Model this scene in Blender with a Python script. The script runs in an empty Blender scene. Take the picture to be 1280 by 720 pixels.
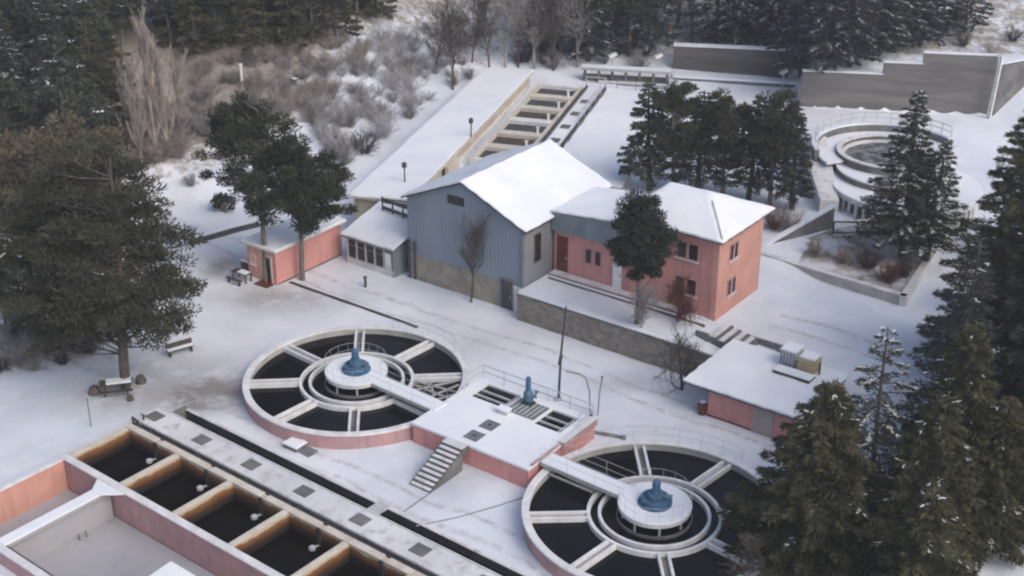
import bpy, bmesh, math, random
import numpy as np
from mathutils import Vector, Matrix

R = math.radians
sc = bpy.context.scene
col = sc.collection
rnd = random.Random(7)

# ------------------------------------------------------------------ camera
F, PITCH, CAMH = 1700.0, R(25.4), 44.0
CP, SP = math.cos(PITCH), math.sin(PITCH)
cd = bpy.data.cameras.new('camera'); cam = bpy.data.objects.new('camera', cd); col.objects.link(cam)
cam.location = (0, 0, CAMH); cam.rotation_euler = (R(90) - PITCH, 0, 0)
cd.sensor_width = 36; cd.lens = 36 * F / 1280; cd.clip_end = 3000; cd.clip_start = 1
sc.camera = cam

def ray(px, py):
    X, Y = px - 640, py - 360
    return (X, F * CP - Y * SP, -(F * SP + Y * CP))
def atz(px, py, z=0.0):
    r = ray(px, py); t = (CAMH - z) / -r[2]
    return Vector((r[0] * t, r[1] * t, z))

# ------------------------------------------------------------------ frames
TH = R(-36.5); U = (math.cos(TH), math.sin(TH)); V = (-U[1], U[0])
def frame(deg):
    t = R(deg); return (math.cos(t), math.sin(t)), (-math.sin(t), math.cos(t)), t
F1 = frame(-36.5); F2 = frame(-16.0); F3 = frame(-38.5); F0 = frame(0)
def P(a, b, z=0.0, fr=F1):
    u, v, _ = fr; return Vector((a*u[0] + b*v[0], a*u[1] + b*v[1], z))

def sst(e0, e1, x):
    t = np.clip((x - e0) / (e1 - e0), 0, 1); return t * t * (3 - 2 * t)

# ------------------------------------------------------------------ terrain
def noise2(x, y):
    return (np.sin(x*.21+1.3)*np.cos(y*.17-.6) + .6*np.sin(x*.47+y*.31) + .4*np.sin(x*.9-y*1.1+2) + .25*np.sin(2.1*x+1.7*y))
def terr(x, y):
    x = np.asarray(x, float); y = np.asarray(y, float)
    a = x*U[0] + y*U[1]; b = x*V[0] + y*V[1]
    t = np.where(a < -62.5, sst(75, 84, b),
        np.where(a < -51.70, (b > 76)*1.0,
        np.where(a < -28.25, (b > 70.70)*1.0, sst(62, 74, b))))
    top = 2.2 - .7*sst(-39, -35, a) + .7*sst(100, 128, y)*sst(-39, -35, a)
    h = t*top
    # hillside behind and to the left
    y0 = 104 + 34*sst(-30, 2, x)
    d = y - y0
    hill = .27*(np.sqrt(d*d + 16) + d)/2
    left = .16*np.maximum(0, -29 - x)*sst(76, 92, y)
    wl = 129.9 - .155*(x - 30)
    cut = 3.6*sst(0, 1.2, y - wl)*sst(29.2, 30.6, x) * 1.0
    h = h + hill + left + cut
    bump = sst(0, 6, hill + left)
    return h + bump*.55*noise2(x, y) + .03*np.sin(x*1.3)*np.sin(y*1.1+.4)
def th(x, y): return float(terr(x, y))
def at(px, py):
    r = ray(px, py); n = math.hypot(r[0], r[1]); lo = 30.0; s = 30.0
    while s < 420:
        k = s/n
        if CAMH + r[2]*k < th(r[0]*k, r[1]*k): break
        lo = s; s += .5
    hi = s
    for _ in range(14):
        m = (lo+hi)/2; k = m/n
        if CAMH + r[2]*k < th(r[0]*k, r[1]*k): hi = m
        else: lo = m
    k = hi/n; x, y = r[0]*k, r[1]*k
    return Vector((x, y, th(x, y)))

# ------------------------------------------------------------------ materials
MATS = {}
def nodes(name):
    m = bpy.data.materials.new(name); m.use_nodes = True
    nt = m.node_tree; b = nt.nodes['Principled BSDF']; MATS[name] = m
    return m, nt, b
def N(nt, t, **kw):
    n = nt.nodes.new(t)
    for k, v in kw.items():
        if k.startswith('i_'): n.inputs[int(k[2:])].default_value = v
        else: setattr(n, k, v)
    return n
def noise_tex(nt, scale, detail=4, rough=.6, coord=None, vec_scale=None):
    n = N(nt, 'ShaderNodeTexNoise'); n.inputs['Scale'].default_value = scale
    n.inputs['Detail'].default_value = detail; n.inputs['Roughness'].default_value = rough
    if coord is not None:
        if vec_scale:
            mp = N(nt, 'ShaderNodeMapping'); mp.inputs['Scale'].default_value = vec_scale
            nt.links.new(coord, mp.inputs['Vector']); coord = mp.outputs[0]
        nt.links.new(coord, n.inputs['Vector'])
    return n
def ramp(nt, fac, stops):
    r = N(nt, 'ShaderNodeValToRGB'); e = r.color_ramp.elements
    while len(e) < len(stops): e.new(.5)
    for i, (p, c) in enumerate(stops):
        e[i].position = p; e[i].color = (*c, 1) if len(c) == 3 else c
    nt.links.new(fac, r.inputs[0]); return r
def mixc(nt, fac, a, b, mode='MIX'):
    m = N(nt, 'ShaderNodeMix', data_type='RGBA', blend_type=mode)
    for s, v in ((0, fac), (6, a), (7, b)):
        if hasattr(v, 'is_linked'): nt.links.new(v, m.inputs[s])
        else: m.inputs[s].default_value = v if s == 0 else (*v, 1)
    return m.outputs[2]
def bump(nt, bsdf, h, strength, dist):
    bn = N(nt, 'ShaderNodeBump'); bn.inputs['Strength'].default_value = strength; bn.inputs['Distance'].default_value = dist
    nt.links.new(h, bn.inputs['Height']); nt.links.new(bn.outputs[0], bsdf.inputs['Normal'])
def simple(name, c1, c2, scale=.8, rough=.8, vs=None, bs=0, bd=.02, detail=5, lo=.35, hi=.65, metallic=0, bscale=None):
    m, nt, b = nodes(name); g = N(nt, 'ShaderNodeNewGeometry').outputs['Position']
    n = noise_tex(nt, scale, detail, .62, g, vs)
    r = ramp(nt, n.outputs[0], [(lo, c1), (hi, c2)])
    nt.links.new(r.outputs[0], b.inputs['Base Color']); b.inputs['Roughness'].default_value = rough
    b.inputs['Metallic'].default_value = metallic; b.inputs['Specular IOR Level'].default_value = .3
    if bs:
        bnz = noise_tex(nt, bscale or scale*4, 5, .6, g, vs); bump(nt, b, bnz.outputs[0], bs, bd)
    return m

def snow_mat(name, c_hi, c_lo, dirt_dark, amount):
    m, nt, b = nodes(name); g = N(nt, 'ShaderNodeNewGeometry').outputs['Position']
    n1 = noise_tex(nt, .22, 6, .6, g); base = ramp(nt, n1.outputs[0], [(.3, c_lo), (.62, c_hi)])
    n2 = noise_tex(nt, 1.1, 8, .72, g); r2 = ramp(nt, n2.outputs[0], [(.60 - amount, (0, 0, 0)), (.80 - amount*.6, (1, 1, 1))])
    c = mixc(nt, r2.outputs[0], base.outputs[0], dirt_dark)
    nt.links.new(c, b.inputs['Base Color']); b.inputs['Roughness'].default_value = .75; b.inputs['Specular IOR Level'].default_value = .25
    n3 = noise_tex(nt, 2.4, 8, .7, g); bump(nt, b, n3.outputs[0], .35, .12)
    return m
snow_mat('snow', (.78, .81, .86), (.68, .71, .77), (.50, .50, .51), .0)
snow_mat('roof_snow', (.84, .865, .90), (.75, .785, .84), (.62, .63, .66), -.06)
snow_mat('worn_snow', (.72, .72, .74), (.58, .58, .60), (.34, .33, .33), .10)
snow_mat('thin_snow', (.40, .40, .425), (.31, .31, .335), (.22, .215, .22), .02)

def ground_mat():
    m, nt, b = nodes('ground_snow'); g = N(nt, 'ShaderNodeNewGeometry').outputs['Position']
    at_ = N(nt, 'ShaderNodeAttribute', attribute_name='mask'); sep = N(nt, 'ShaderNodeSeparateColor'); nt.links.new(at_.outputs['Color'], sep.inputs[0])
    n1 = noise_tex(nt, .12, 6, .62, g); base = ramp(nt, n1.outputs[0], [(.34, (.63, .665, .73)), (.60, (.79, .825, .88))])
    n0 = noise_tex(nt, .05, 4, .6, g); r0 = ramp(nt, n0.outputs[0], [(.4, (1, .985, .985)), (.62, (.93, .97, 1.0))]); tint = mixc(nt, 1.0, base.outputs[0], r0.outputs[0], 'MULTIPLY')
    n2 = noise_tex(nt, .9, 9, .74, g)
    # grass and litter poking through: threshold driven by painted density of the vegetation
    ma = N(nt, 'ShaderNodeMath', operation='ADD'); nt.links.new(n2.outputs[0], ma.inputs[0])
    mm = N(nt, 'ShaderNodeMath', operation='MULTIPLY'); nt.links.new(sep.outputs[0], mm.inputs[0]); mm.inputs[1].default_value = .42
    nt.links.new(mm.outputs[0], ma.inputs[1])
    rv = ramp(nt, ma.outputs[0], [(.62, (0, 0, 0)), (.80, (1, 1, 1))])
    n4 = noise_tex(nt, 2.2, 6, .7, g); gc = ramp(nt, n4.outputs[0], [(.3, (.20, .175, .15)), (.7, (.42, .38, .34))])
    c1 = mixc(nt, rv.outputs[0], tint, gc.outputs[0])
    md = N(nt, 'ShaderNodeMath', operation='MULTIPLY'); nt.links.new(sep.outputs[1], md.inputs[0])
    n5 = noise_tex(nt, .55, 8, .72, g); r5 = ramp(nt, n5.outputs[0], [(.24, (0, 0, 0)), (.52, (1, 1, 1))]); nt.links.new(r5.outputs[0], md.inputs[1])
    c2 = mixc(nt, md.outputs[0], c1, (.27, .25, .245))
    # wheel ruts and trodden paths: pairs of worn lines along the ways a vehicle uses
    sp = N(nt, 'ShaderNodeSeparateXYZ'); nw = noise_tex(nt, .07, 3, .5, g); nf = noise_tex(nt, 1.3, 7, .7, g); nt.links.new(g, sp.inputs[0])
    def M(op, x, y=None):
        q = N(nt, 'ShaderNodeMath', operation=op)
        for k, v in ((0, x), (1, y)):
            if v is None: continue
            if hasattr(v, 'is_linked'): nt.links.new(v, q.inputs[k])
            else: q.inputs[k].default_value = v
        return q.outputs[0]
    acc = None
    for (ang, off, amp, lo_, hi_) in ((-36.5, 66.6, 5.0, -300, -24), (-36.5, 48.2, 4.0, -300, -20), (-36.5, 78.5, 4.0, -35.5, 30), (53.5, 24.5, 7.0, 20, 130)):
        ct, st_ = math.cos(R(ang)), math.sin(R(ang))
        along = M('ADD', M('MULTIPLY', sp.outputs[0], ct), M('MULTIPLY', sp.outputs[1], st_)); across = M('ADD', M('MULTIPLY', sp.outputs[0], -st_), M('MULTIPLY', sp.outputs[1], ct))
        d = M('ABSOLUTE', M('SUBTRACT', M('ADD', across, M('MULTIPLY', M('SUBTRACT', nw.outputs[0], .5), amp)), off)); d2 = M('ABSOLUTE', M('SUBTRACT', d, .85))
        mk = M('MULTIPLY', M('SUBTRACT', 1.0, M('MINIMUM', M('DIVIDE', d2, .34), 1.0)), M('MULTIPLY', M('GREATER_THAN', along, lo_), M('LESS_THAN', along, hi_)))
        acc = mk if acc is None else M('MAXIMUM', acc, mk)
    fl = ramp(nt, nf.outputs[0], [(.38, (0, 0, 0)), (.62, (1, 1, 1))]); c3 = mixc(nt, M('MULTIPLY', M('MULTIPLY', acc, fl.outputs[0]), .85), c2, (.40, .395, .40))
    ns = noise_tex(nt, 3.2, 8, .75, g); fs = ramp(nt, ns.outputs[0], [(.60, (0, 0, 0)), (.74, (1, 1, 1))]); c2 = mixc(nt, M('MULTIPLY', fs.outputs[0], .30), c3, (.42, .415, .42))
    nt.links.new(c2, b.inputs['Base Color']); b.inputs['Roughness'].default_value = .8; b.inputs['Specular IOR Level'].default_value = .2
    n3 = noise_tex(nt, 1.6, 9, .72, g); bump(nt, b, n3.outputs[0], .5, .22)
ground_mat()

def paint(name, c1, c2, streak, amt):
    m, nt, b = nodes(name); g = N(nt, 'ShaderNodeNewGeometry').outputs['Position']
    n = noise_tex(nt, .55, 7, .65, g); r = ramp(nt, n.outputs[0], [(.30, c1), (.64, c2)])
    n2 = noise_tex(nt, 1.0, 7, .68, g, (2.6, 2.6, .28)); r2 = ramp(nt, n2.outputs[0], [(.50, (0, 0, 0)), (.72, (amt,)*3)]); c = mixc(nt, r2.outputs[0], r.outputs[0], streak)
    n3 = noise_tex(nt, 1.7, 6, .7, g); r3 = ramp(nt, n3.outputs[0], [(.62, (0, 0, 0)), (.70, (.35,)*3)]); c = mixc(nt, r3.outputs[0], c, tuple(min(1, x*1.25) for x in c2))
    nt.links.new(c, b.inputs['Base Color']); b.inputs['Roughness'].default_value = .88; b.inputs['Specular IOR Level'].default_value = .2; bump(nt, b, n3.outputs[0], .12, .02)
paint('pink_paint', (.52, .245, .225), (.63, .31, .285), (.30, .17, .15), .6)
paint('pink_faded', (.36, .245, .25), (.53, .31, .31), (.24, .20, .20), .7)
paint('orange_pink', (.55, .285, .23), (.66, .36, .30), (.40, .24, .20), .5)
simple('concrete', (.34, .335, .33), (.47, .46, .45), .9, .88, None, .25, .03)
simple('pale_concrete', (.50, .50, .50), (.66, .66, .66), 1.2, .85, None, .2, .02)
simple('dark_concrete', (.10, .10, .105), (.20, .195, .19), .8, .9, None, .25, .03)
simple('shutter_concrete', (.125, .12, .118), (.195, .185, .18), .5, .9, (.35, .35, 3.0), .15, .03)
simple('brown_concrete', (.085, .08, .078), (.14, .13, .125), .6, .9, (.4, .4, 2), .25, .03)
simple('beige_trim', (.52, .47, .40), (.66, .62, .56), 1.2, .85)
simple('yellow_wall', (.40, .35, .27), (.56, .51, .43), .7, .85)
simple('white_paint', (.74, .74, .74), (.82, .82, .82), 2, .6)
simple('white_coping', (.60, .60, .61), (.78, .78, .79), 1.4, .75, None, .15, .02)
simple('grey_metal', (.16, .17, .18), (.26, .27, .28), 2, .5, None, 0, 0, metallic=.3)
simple('pale_metal', (.42, .44, .47), (.56, .58, .60), 2, .5)
simple('dark_metal', (.035, .037, .04), (.07, .07, .075), 2, .5)
simple('blue_paint', (.030, .095, .19), (.075, .17, .29), 5, .45)
simple('teal_paint', (.045, .11, .175), (.10, .19, .26), 4, .5)
simple('tan_card', (.40, .31, .19), (.52, .42, .28), 2, .8)
simple('red_brown', (.10, .025, .02), (.17, .05, .04), 2, .7)
simple('dark_wood', (.05, .038, .03), (.10, .08, .06), 3, .8, (1, 1, 6))
simple('fascia_blue', (.15, .185, .21), (.21, .25, .275), .8, .6)
simple('fascia_dark', (.045, .047, .05), (.08, .08, .085), 1, .7)
simple('window_dark', (.018, .014, .014), (.035, .025, .024), 1, .18)
simple('stone_base', (.22, .195, .165), (.36, .325, .28), .9, .9, None, .3, .03)
simple('bark', (.055, .045, .038), (.13, .11, .095), 3, .9, (1, 1, .4), .4, .03)
simple('pine_bark', (.11, .095, .085), (.21, .185, .165), 3, .9, (1, 1, .4), .4, .03)
simple('grey_twig', (.22, .205, .205), (.37, .35, .35), 1, .9)  # lightened, so part of the hillside haze sits in the twig colour
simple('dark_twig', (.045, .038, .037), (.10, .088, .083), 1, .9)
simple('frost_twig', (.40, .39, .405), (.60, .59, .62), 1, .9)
simple('brown_twig', (.27, .235, .21), (.42, .375, .345), 1, .9)  # pale for scrub: hill haze painted into the tone
simple('poplar_twig', (.33, .28, .25), (.50, .445, .41), 1, .9)
simple('red_twig', (.10, .035, .03), (.17, .07, .055), 1, .9)

def foliage(name, c1, c2, c3):
    m, nt, b = nodes(name); g = N(nt, 'ShaderNodeNewGeometry').outputs['Position']
    n = noise_tex(nt, .7, 4, .6, g); n2 = noise_tex(nt, 6, 3, .6, g)
    r = ramp(nt, n.outputs[0], [(.32, c1), (.52, c2), (.70, c3)])
    c = mixc(nt, n2.outputs[0], r.outputs[0], tuple(x*.75 for x in c1), 'MIX')
    nt.links.new(c, b.inputs['Base Color']); b.inputs['Roughness'].default_value = .8; b.inputs['Specular IOR Level'].default_value = .15
foliage('pine_needles', (.036, .043, .030), (.058, .064, .042), (.098, .102, .066))
foliage('left_needles', (.048, .051, .034), (.080, .081, .054), (.130, .125, .084))
foliage('dark_needles', (.034, .042, .034), (.054, .063, .048), (.088, .096, .072))
foliage('blue_needles', (.038, .048, .053), (.060, .074, .080), (.098, .114, .118))
foliage('olive_needles', (.060, .062, .036), (.108, .105, .060), (.175, .160, .095))
foliage('brown_leaves', (.11, .092, .058), (.19, .158, .105), (.28, .24, .17))
foliage('forest_needles', (.050, .059, .047), (.080, .091, .067), (.125, .132, .096))

def water_mat(name, c, rough=.12, spec=.07):
    m, nt, b = nodes(name); g = N(nt, 'ShaderNodeNewGeometry').outputs['Position']
    n = noise_tex(nt, .5, 6, .65, g); r = ramp(nt, n.outputs[0], [(.35, c), (.75, tuple(x*2.0+.002 for x in c))])
    nt.links.new(r.outputs[0], b.inputs['Base Color']); b.inputs['Roughness'].default_value = rough
    b.inputs['Specular IOR Level'].default_value = spec
    n3 = noise_tex(nt, 5, 3, .5, g); bump(nt, b, n3.outputs[0], .06, .02)
water_mat('dark_water', (.003, .003, .004), .16, .13); water_mat('brown_water', (.003, .0022, .002), .3)

def corrugated(name, c1, c2, period, horizontal=False):
    m, nt, b = nodes(name); tc = N(nt, 'ShaderNodeTexCoord').outputs['Object']
    g = N(nt, 'ShaderNodeNewGeometry').outputs['Position']
    n = noise_tex(nt, .35, 5, .6, g, (1, 1, .5)); r = ramp(nt, n.outputs[0], [(.35, c1), (.65, c2)])
    nt.links.new(r.outputs[0], b.inputs['Base Color']); b.inputs['Roughness'].default_value = .55; b.inputs['Specular IOR Level'].default_value = .3
    sx = N(nt, 'ShaderNodeSeparateXYZ'); nt.links.new(tc, sx.inputs[0])
    ad = N(nt, 'ShaderNodeMath', operation='ADD'); nt.links.new(sx.outputs[0], ad.inputs[0]); nt.links.new(sx.outputs[1], ad.inputs[1])
    mu = N(nt, 'ShaderNodeMath', operation='MULTIPLY'); nt.links.new(ad.outputs[0], mu.inputs[0]); mu.inputs[1].default_value = 2*math.pi/period
    sn = N(nt, 'ShaderNodeMath', operation='SINE'); nt.links.new(mu.outputs[0], sn.inputs[0]); bump(nt, b, sn.outputs[0], .22, .03)
corrugated('blue_cladding', (.185, .235, .29), (.235, .285, .34), .35)
corrugated('grey_cladding', (.20, .215, .235), (.27, .285, .30), .35)
corrugated('shutter', (.33, .27, .25), (.40, .34, .32), .2)

def stone_mat():
    m, nt, b = nodes('stone_wall'); g = N(nt, 'ShaderNodeNewGeometry').outputs['Position']
    mp = N(nt, 'ShaderNodeMapping'); mp.inputs['Scale'].default_value = (1.6, 1.6, 2.6); nt.links.new(g, mp.inputs[0])
    vo = N(nt, 'ShaderNodeTexVoronoi'); nt.links.new(mp.outputs[0], vo.inputs['Vector']); vo.inputs['Scale'].default_value = 1.4
    r = ramp(nt, vo.outputs['Color'], [(.2, (.15, .13, .115)), (.8, (.32, .285, .25))])
    n = noise_tex(nt, .7, 6, .6, g); c = mixc(nt, n.outputs[0], r.outputs[0], (.19, .17, .15))
    nt.links.new(c, b.inputs['Base Color']); b.inputs['Roughness'].default_value = .9
    bump(nt, b, vo.outputs['Distance'], .5, .05)
stone_mat()
def basin_wall_mat():          # ochre scale left by the water below a tide mark
    m, nt, b = nodes('stained_wall'); g = N(nt, 'ShaderNodeNewGeometry').outputs['Position']
    sx = N(nt, 'ShaderNodeSeparateXYZ'); nt.links.new(g, sx.inputs[0])
    n = noise_tex(nt, .8, 6, .65, g); ad = N(nt, 'ShaderNodeMath', operation='MULTIPLY_ADD'); nt.links.new(n.outputs[0], ad.inputs[0]); ad.inputs[1].default_value = .5; nt.links.new(sx.outputs[2], ad.inputs[2])
    r = ramp(nt, ad.outputs[0], [(.22, (.012, .007, .005)), (.50, (.055, .024, .010)), (.82, (.20, .085, .024)), (1.06, (.31, .175, .070)), (1.24, (.50, .44, .36))])
    nt.links.new(r.outputs[0], b.inputs['Base Color']); b.inputs['Roughness'].default_value = .8
basin_wall_mat()

# ------------------------------------------------------------------ mesh helpers
class MB:
    """collects shapes in world coordinates, built relative to an origin/rotation"""
    def __init__(s): s.v = []; s.f = []
    def add(s, vs, fs):
        o = len(s.v); s.v += [tuple(v) for v in vs]; s.f += [tuple(i+o for i in f) for f in fs]; return s
    def box(s, a0, a1, b0, b1, z0, z1, fr=F1):
        vs = [P(a, b, z, fr) for z in (z0, z1) for (a, b) in ((a0, b0), (a1, b0), (a1, b1), (a0, b1))]
        return s.add(vs, [(3, 2, 1, 0), (4, 5, 6, 7), (0, 1, 5, 4), (1, 2, 6, 5), (2, 3, 7, 6), (3, 0, 4, 7)])
    def prism(s, pts, z0, z1):      # pts: world xy ccw
        n = len(pts); zt = z1 if isinstance(z1, (list, tuple)) else [z1]*n; zb = z0 if isinstance(z0, (list, tuple)) else [z0]*n
        vs = [(p[0], p[1], zb[i]) for i, p in enumerate(pts)] + [(p[0], p[1], zt[i]) for i, p in enumerate(pts)]
        fs = [tuple(range(n-1, -1, -1)), tuple(range(n, 2*n))] + [(i, (i+1) % n, n+(i+1) % n, n+i) for i in range(n)]
        return s.add(vs, fs)
    def poly(s, pts, thick):        # slab under a planar loop of 3-d points
        n = len(pts); vs = [tuple(p) for p in pts] + [(p[0], p[1], p[2]-thick) for p in pts]
        return s.add(vs, [tuple(range(n)), tuple(range(2*n-1, n-1, -1))] + [((i+1) % n, i, n+i, n+(i+1) % n) for i in range(n)])
    def bar(s, p, q, w, h=None, ext=0):   # square-section bar between two points
        p, q = Vector(p), Vector(q); d = (q-p).normalized(); h = h or w
        up = Vector((0, 0, 1)) if abs(d.z) < .95 else Vector((1, 0, 0))
        sx = d.cross(up).normalized(); sy = sx.cross(d).normalized()
        p = p - d*ext; q = q + d*ext
        vs = [c + sx*(i*w/2) + sy*(j*h/2) for c in (p, q) for (i, j) in ((-1, -1), (1, -1), (1, 1), (-1, 1))]
        return s.add(vs, [(0, 1, 2, 3), (7, 6, 5, 4), (0, 4, 5, 1), (1, 5, 6, 2), (2, 6, 7, 3), (3, 7, 4, 0)])
    def tube(s, pts, rs, n=8):
        rings = []; m = len(pts); pts = [Vector(p) for p in pts]
        if not isinstance(rs, (list, tuple)): rs = [rs]*m
        for i, p in enumerate(pts):
            d = (pts[min(i+1, m-1)] - pts[max(i-1, 0)]).normalized()
            up = Vector((0, 0, 1)) if abs(d.z) < .9 else Vector((1, 0, 0))
            sx = d.cross(up).normalized(); sy = d.cross(sx).normalized()
            rings.append([p + (sx*math.cos(2*math.pi*k/n) + sy*math.sin(2*math.pi*k/n))*rs[i] for k in range(n)])
        vs = [v for r in rings for v in r]
        fs = [(i*n+k, (i+1)*n+k, (i+1)*n+(k+1) % n, i*n+(k+1) % n) for i in range(m-1) for k in range(n)]
        fs += [tuple(range(n)), tuple(range(m*n-1, (m-1)*n-1, -1))]
        return s.add(vs, fs)
    def ring(s, c, r0, r1, z0, z1, n=72, a0=0, a1=360):
        full = a1-a0 >= 360; m = n if full else n+1
        vs = []
        for k in range(m):
            t = R(a0 + (a1-a0)*k/n); ct, st = math.cos(t), math.sin(t)
            vs += [(c[0]+r0*ct, c[1]+r0*st, z0), (c[0]+r1*ct, c[1]+r1*st, z0), (c[0]+r1*ct, c[1]+r1*st, z1), (c[0]+r0*ct, c[1]+r0*st, z1)]
        fs = []
        for k in range(n):
            i, j = 4*k, 4*((k+1) % m)
            fs += [(i+1, j+1, j+2, i+2), (i+2, j+2, j+3, i+3), (i+3, j+3, j, i), (i, j, j+1, i+1)]
        if not full: fs += [(0, 1, 2, 3), (4*n+3, 4*n+2, 4*n+1, 4*n)]
        return s.add(vs, fs)
    def disc(s, c, r, z0, z1, n=64):
        return s.prism([(c[0]+r*math.cos(2*math.pi*k/n), c[1]+r*math.sin(2*math.pi*k/n)) for k in range(n)], z0, z1)
    def build(s, name, mat, parent=None, origin=None, rot=0.0, bevel=0, smooth=False, label=None, lumpy=0):
        me = bpy.data.meshes.new(name)
        if parent is not None:
            M = parent['_M'] if False else WM[parent.name]
        else:
            M = Matrix.Translation(Vector(origin or (0, 0, 0))) @ Matrix.Rotation(rot, 4, 'Z')
        Mi = M.inverted()
        me.from_pydata([tuple(Mi @ Vector(v)) for v in s.v], [], s.f)
        bm = bmesh.new(); bm.from_mesh(me); bmesh.ops.recalc_face_normals(bm, faces=bm.faces)
        if bevel:
            es = [e for e in bm.edges if len(e.link_faces) == 2 and e.calc_face_angle(0) > .5]
            bmesh.ops.bevel(bm, geom=es, offset=bevel, segments=2, affect='EDGES', clamp_overlap=True)
        if lumpy:      # settled snow: uneven depth, wavering lip
            for _ in range(5):
                es = [e for e in bm.edges if e.calc_length() > .75]
                if not es: break
                bmesh.ops.subdivide_edges(bm, edges=es, cuts=1, use_grid_fill=True)
            bm.normal_update(); top = max(v.co.z for v in bm.verts)
            for v in bm.verts:
                p = v.co; q = math.sin(p.x*1.7+.3)*math.sin(p.y*1.3+1) + .6*math.sin(p.x*3.9+p.y*2.7) + .4*math.sin(p.y*6.1-p.x*4.3); up = v.normal.z > .2
                v.co = p + Vector((.028*math.sin(p.y*5.3+p.x), .028*math.sin(p.x*5.9-p.y), (.03*q + .03)*lumpy if up else .012*q))
        bm.to_mesh(me); bm.free()
        me.materials.append(MATS[mat])
        if lumpy:
            for p in me.polygons: p.use_smooth = True
            me.set_sharp_from_angle(angle=R(60))
        if smooth:
            for p in me.polygons: p.use_smooth = True
        o = bpy.data.objects.new(name, me); col.objects.link(o)
        if parent is not None: o.parent = parent; WM[o.name] = M
        else: o.matrix_world = M; WM[o.name] = M
        if label: o['label'] = label
        return o
WM = {}
def thing(name, label, cat, loc=(0, 0, 0), rot=0.0, group=None):
    o = bpy.data.objects.new(name, None); col.objects.link(o); o.empty_display_size = .3
    o.location = loc; o.rotation_euler = (0, 0, rot); o['label'] = label; o['category'] = cat; o['kind'] = 'thing'
    if group: o['group'] = group
    WM[o.name] = Matrix.Translation(Vector(loc)) @ Matrix.Rotation(rot, 4, 'Z'); return o
def sub(o, parent):     # re-parent a part one level deeper, keeping place (same local frame)
    o.parent = parent; return o
def tag(o, label, cat, group=None):
    o['label'] = label; o['category'] = cat; o['kind'] = 'thing'
    if group: o['group'] = group
    return o
def struct(o): o['kind'] = 'structure'; return o
def railing(mb, pts, h=1.0, step=1.5, r=.03, rails=(1.0, .5)):
    for i in range(len(pts)-1):
        p, q = Vector(pts[i]), Vector(pts[i+1]); L = (q-p).length; n = max(1, round(L/step))
        for k in range(n + (1 if i == len(pts)-2 else 0)):
            c = p.lerp(q, k/n); mb.bar(c, c + Vector((0, 0, h)), r*2)
        for f in rails: mb.bar(p + Vector((0, 0, h*f)), q + Vector((0, 0, h*f)), r*2)
    return mb

# ------------------------------------------------------------------ world and light
w = bpy.data.worlds.new('World'); sc.world = w; w.use_nodes = True
nt = w.node_tree; bg = nt.nodes['Background']
sky = nt.nodes.new('ShaderNodeTexSky'); sky.sky_type = 'NISHITA'; sky.sun_disc = False
SUN_EL, SUN_AZ = R(42), R(134)       # azimuth measured clockwise from +Y: veiled sun to the right and behind the camera
sky.sun_elevation = SUN_EL; sky.sun_rotation = SUN_AZ; sky.air_density = 1.0; sky.dust_density = 4.0; sky.ozone_density = 1.0
nt.links.new(sky.outputs[0], bg.inputs[0]); bg.inputs[1].default_value = .14
ld = bpy.data.lights.new('sun', 'SUN'); ld.energy = .75; ld.angle = R(48); ld.color = (1, .97, .945)
lo = bpy.data.objects.new('sun', ld); col.objects.link(lo)
sd = Vector((math.sin(SUN_AZ)*math.cos(SUN_EL), math.cos(SUN_AZ)*math.cos(SUN_EL), math.sin(SUN_EL)))
lo.rotation_euler = sd.to_track_quat('Z', 'Y').to_euler(); lo.location = (40, -20, 80)
vs = sc.view_settings; vs.view_transform = 'Standard'; vs.look = 'None'; vs.gamma = 1; vs.use_curve_mapping = False
vs.exposure = .40
sc.cycles.filter_width = 2.2
sc.cycles.use_denoising = True
sc.cycles.max_bounces = 6

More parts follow.
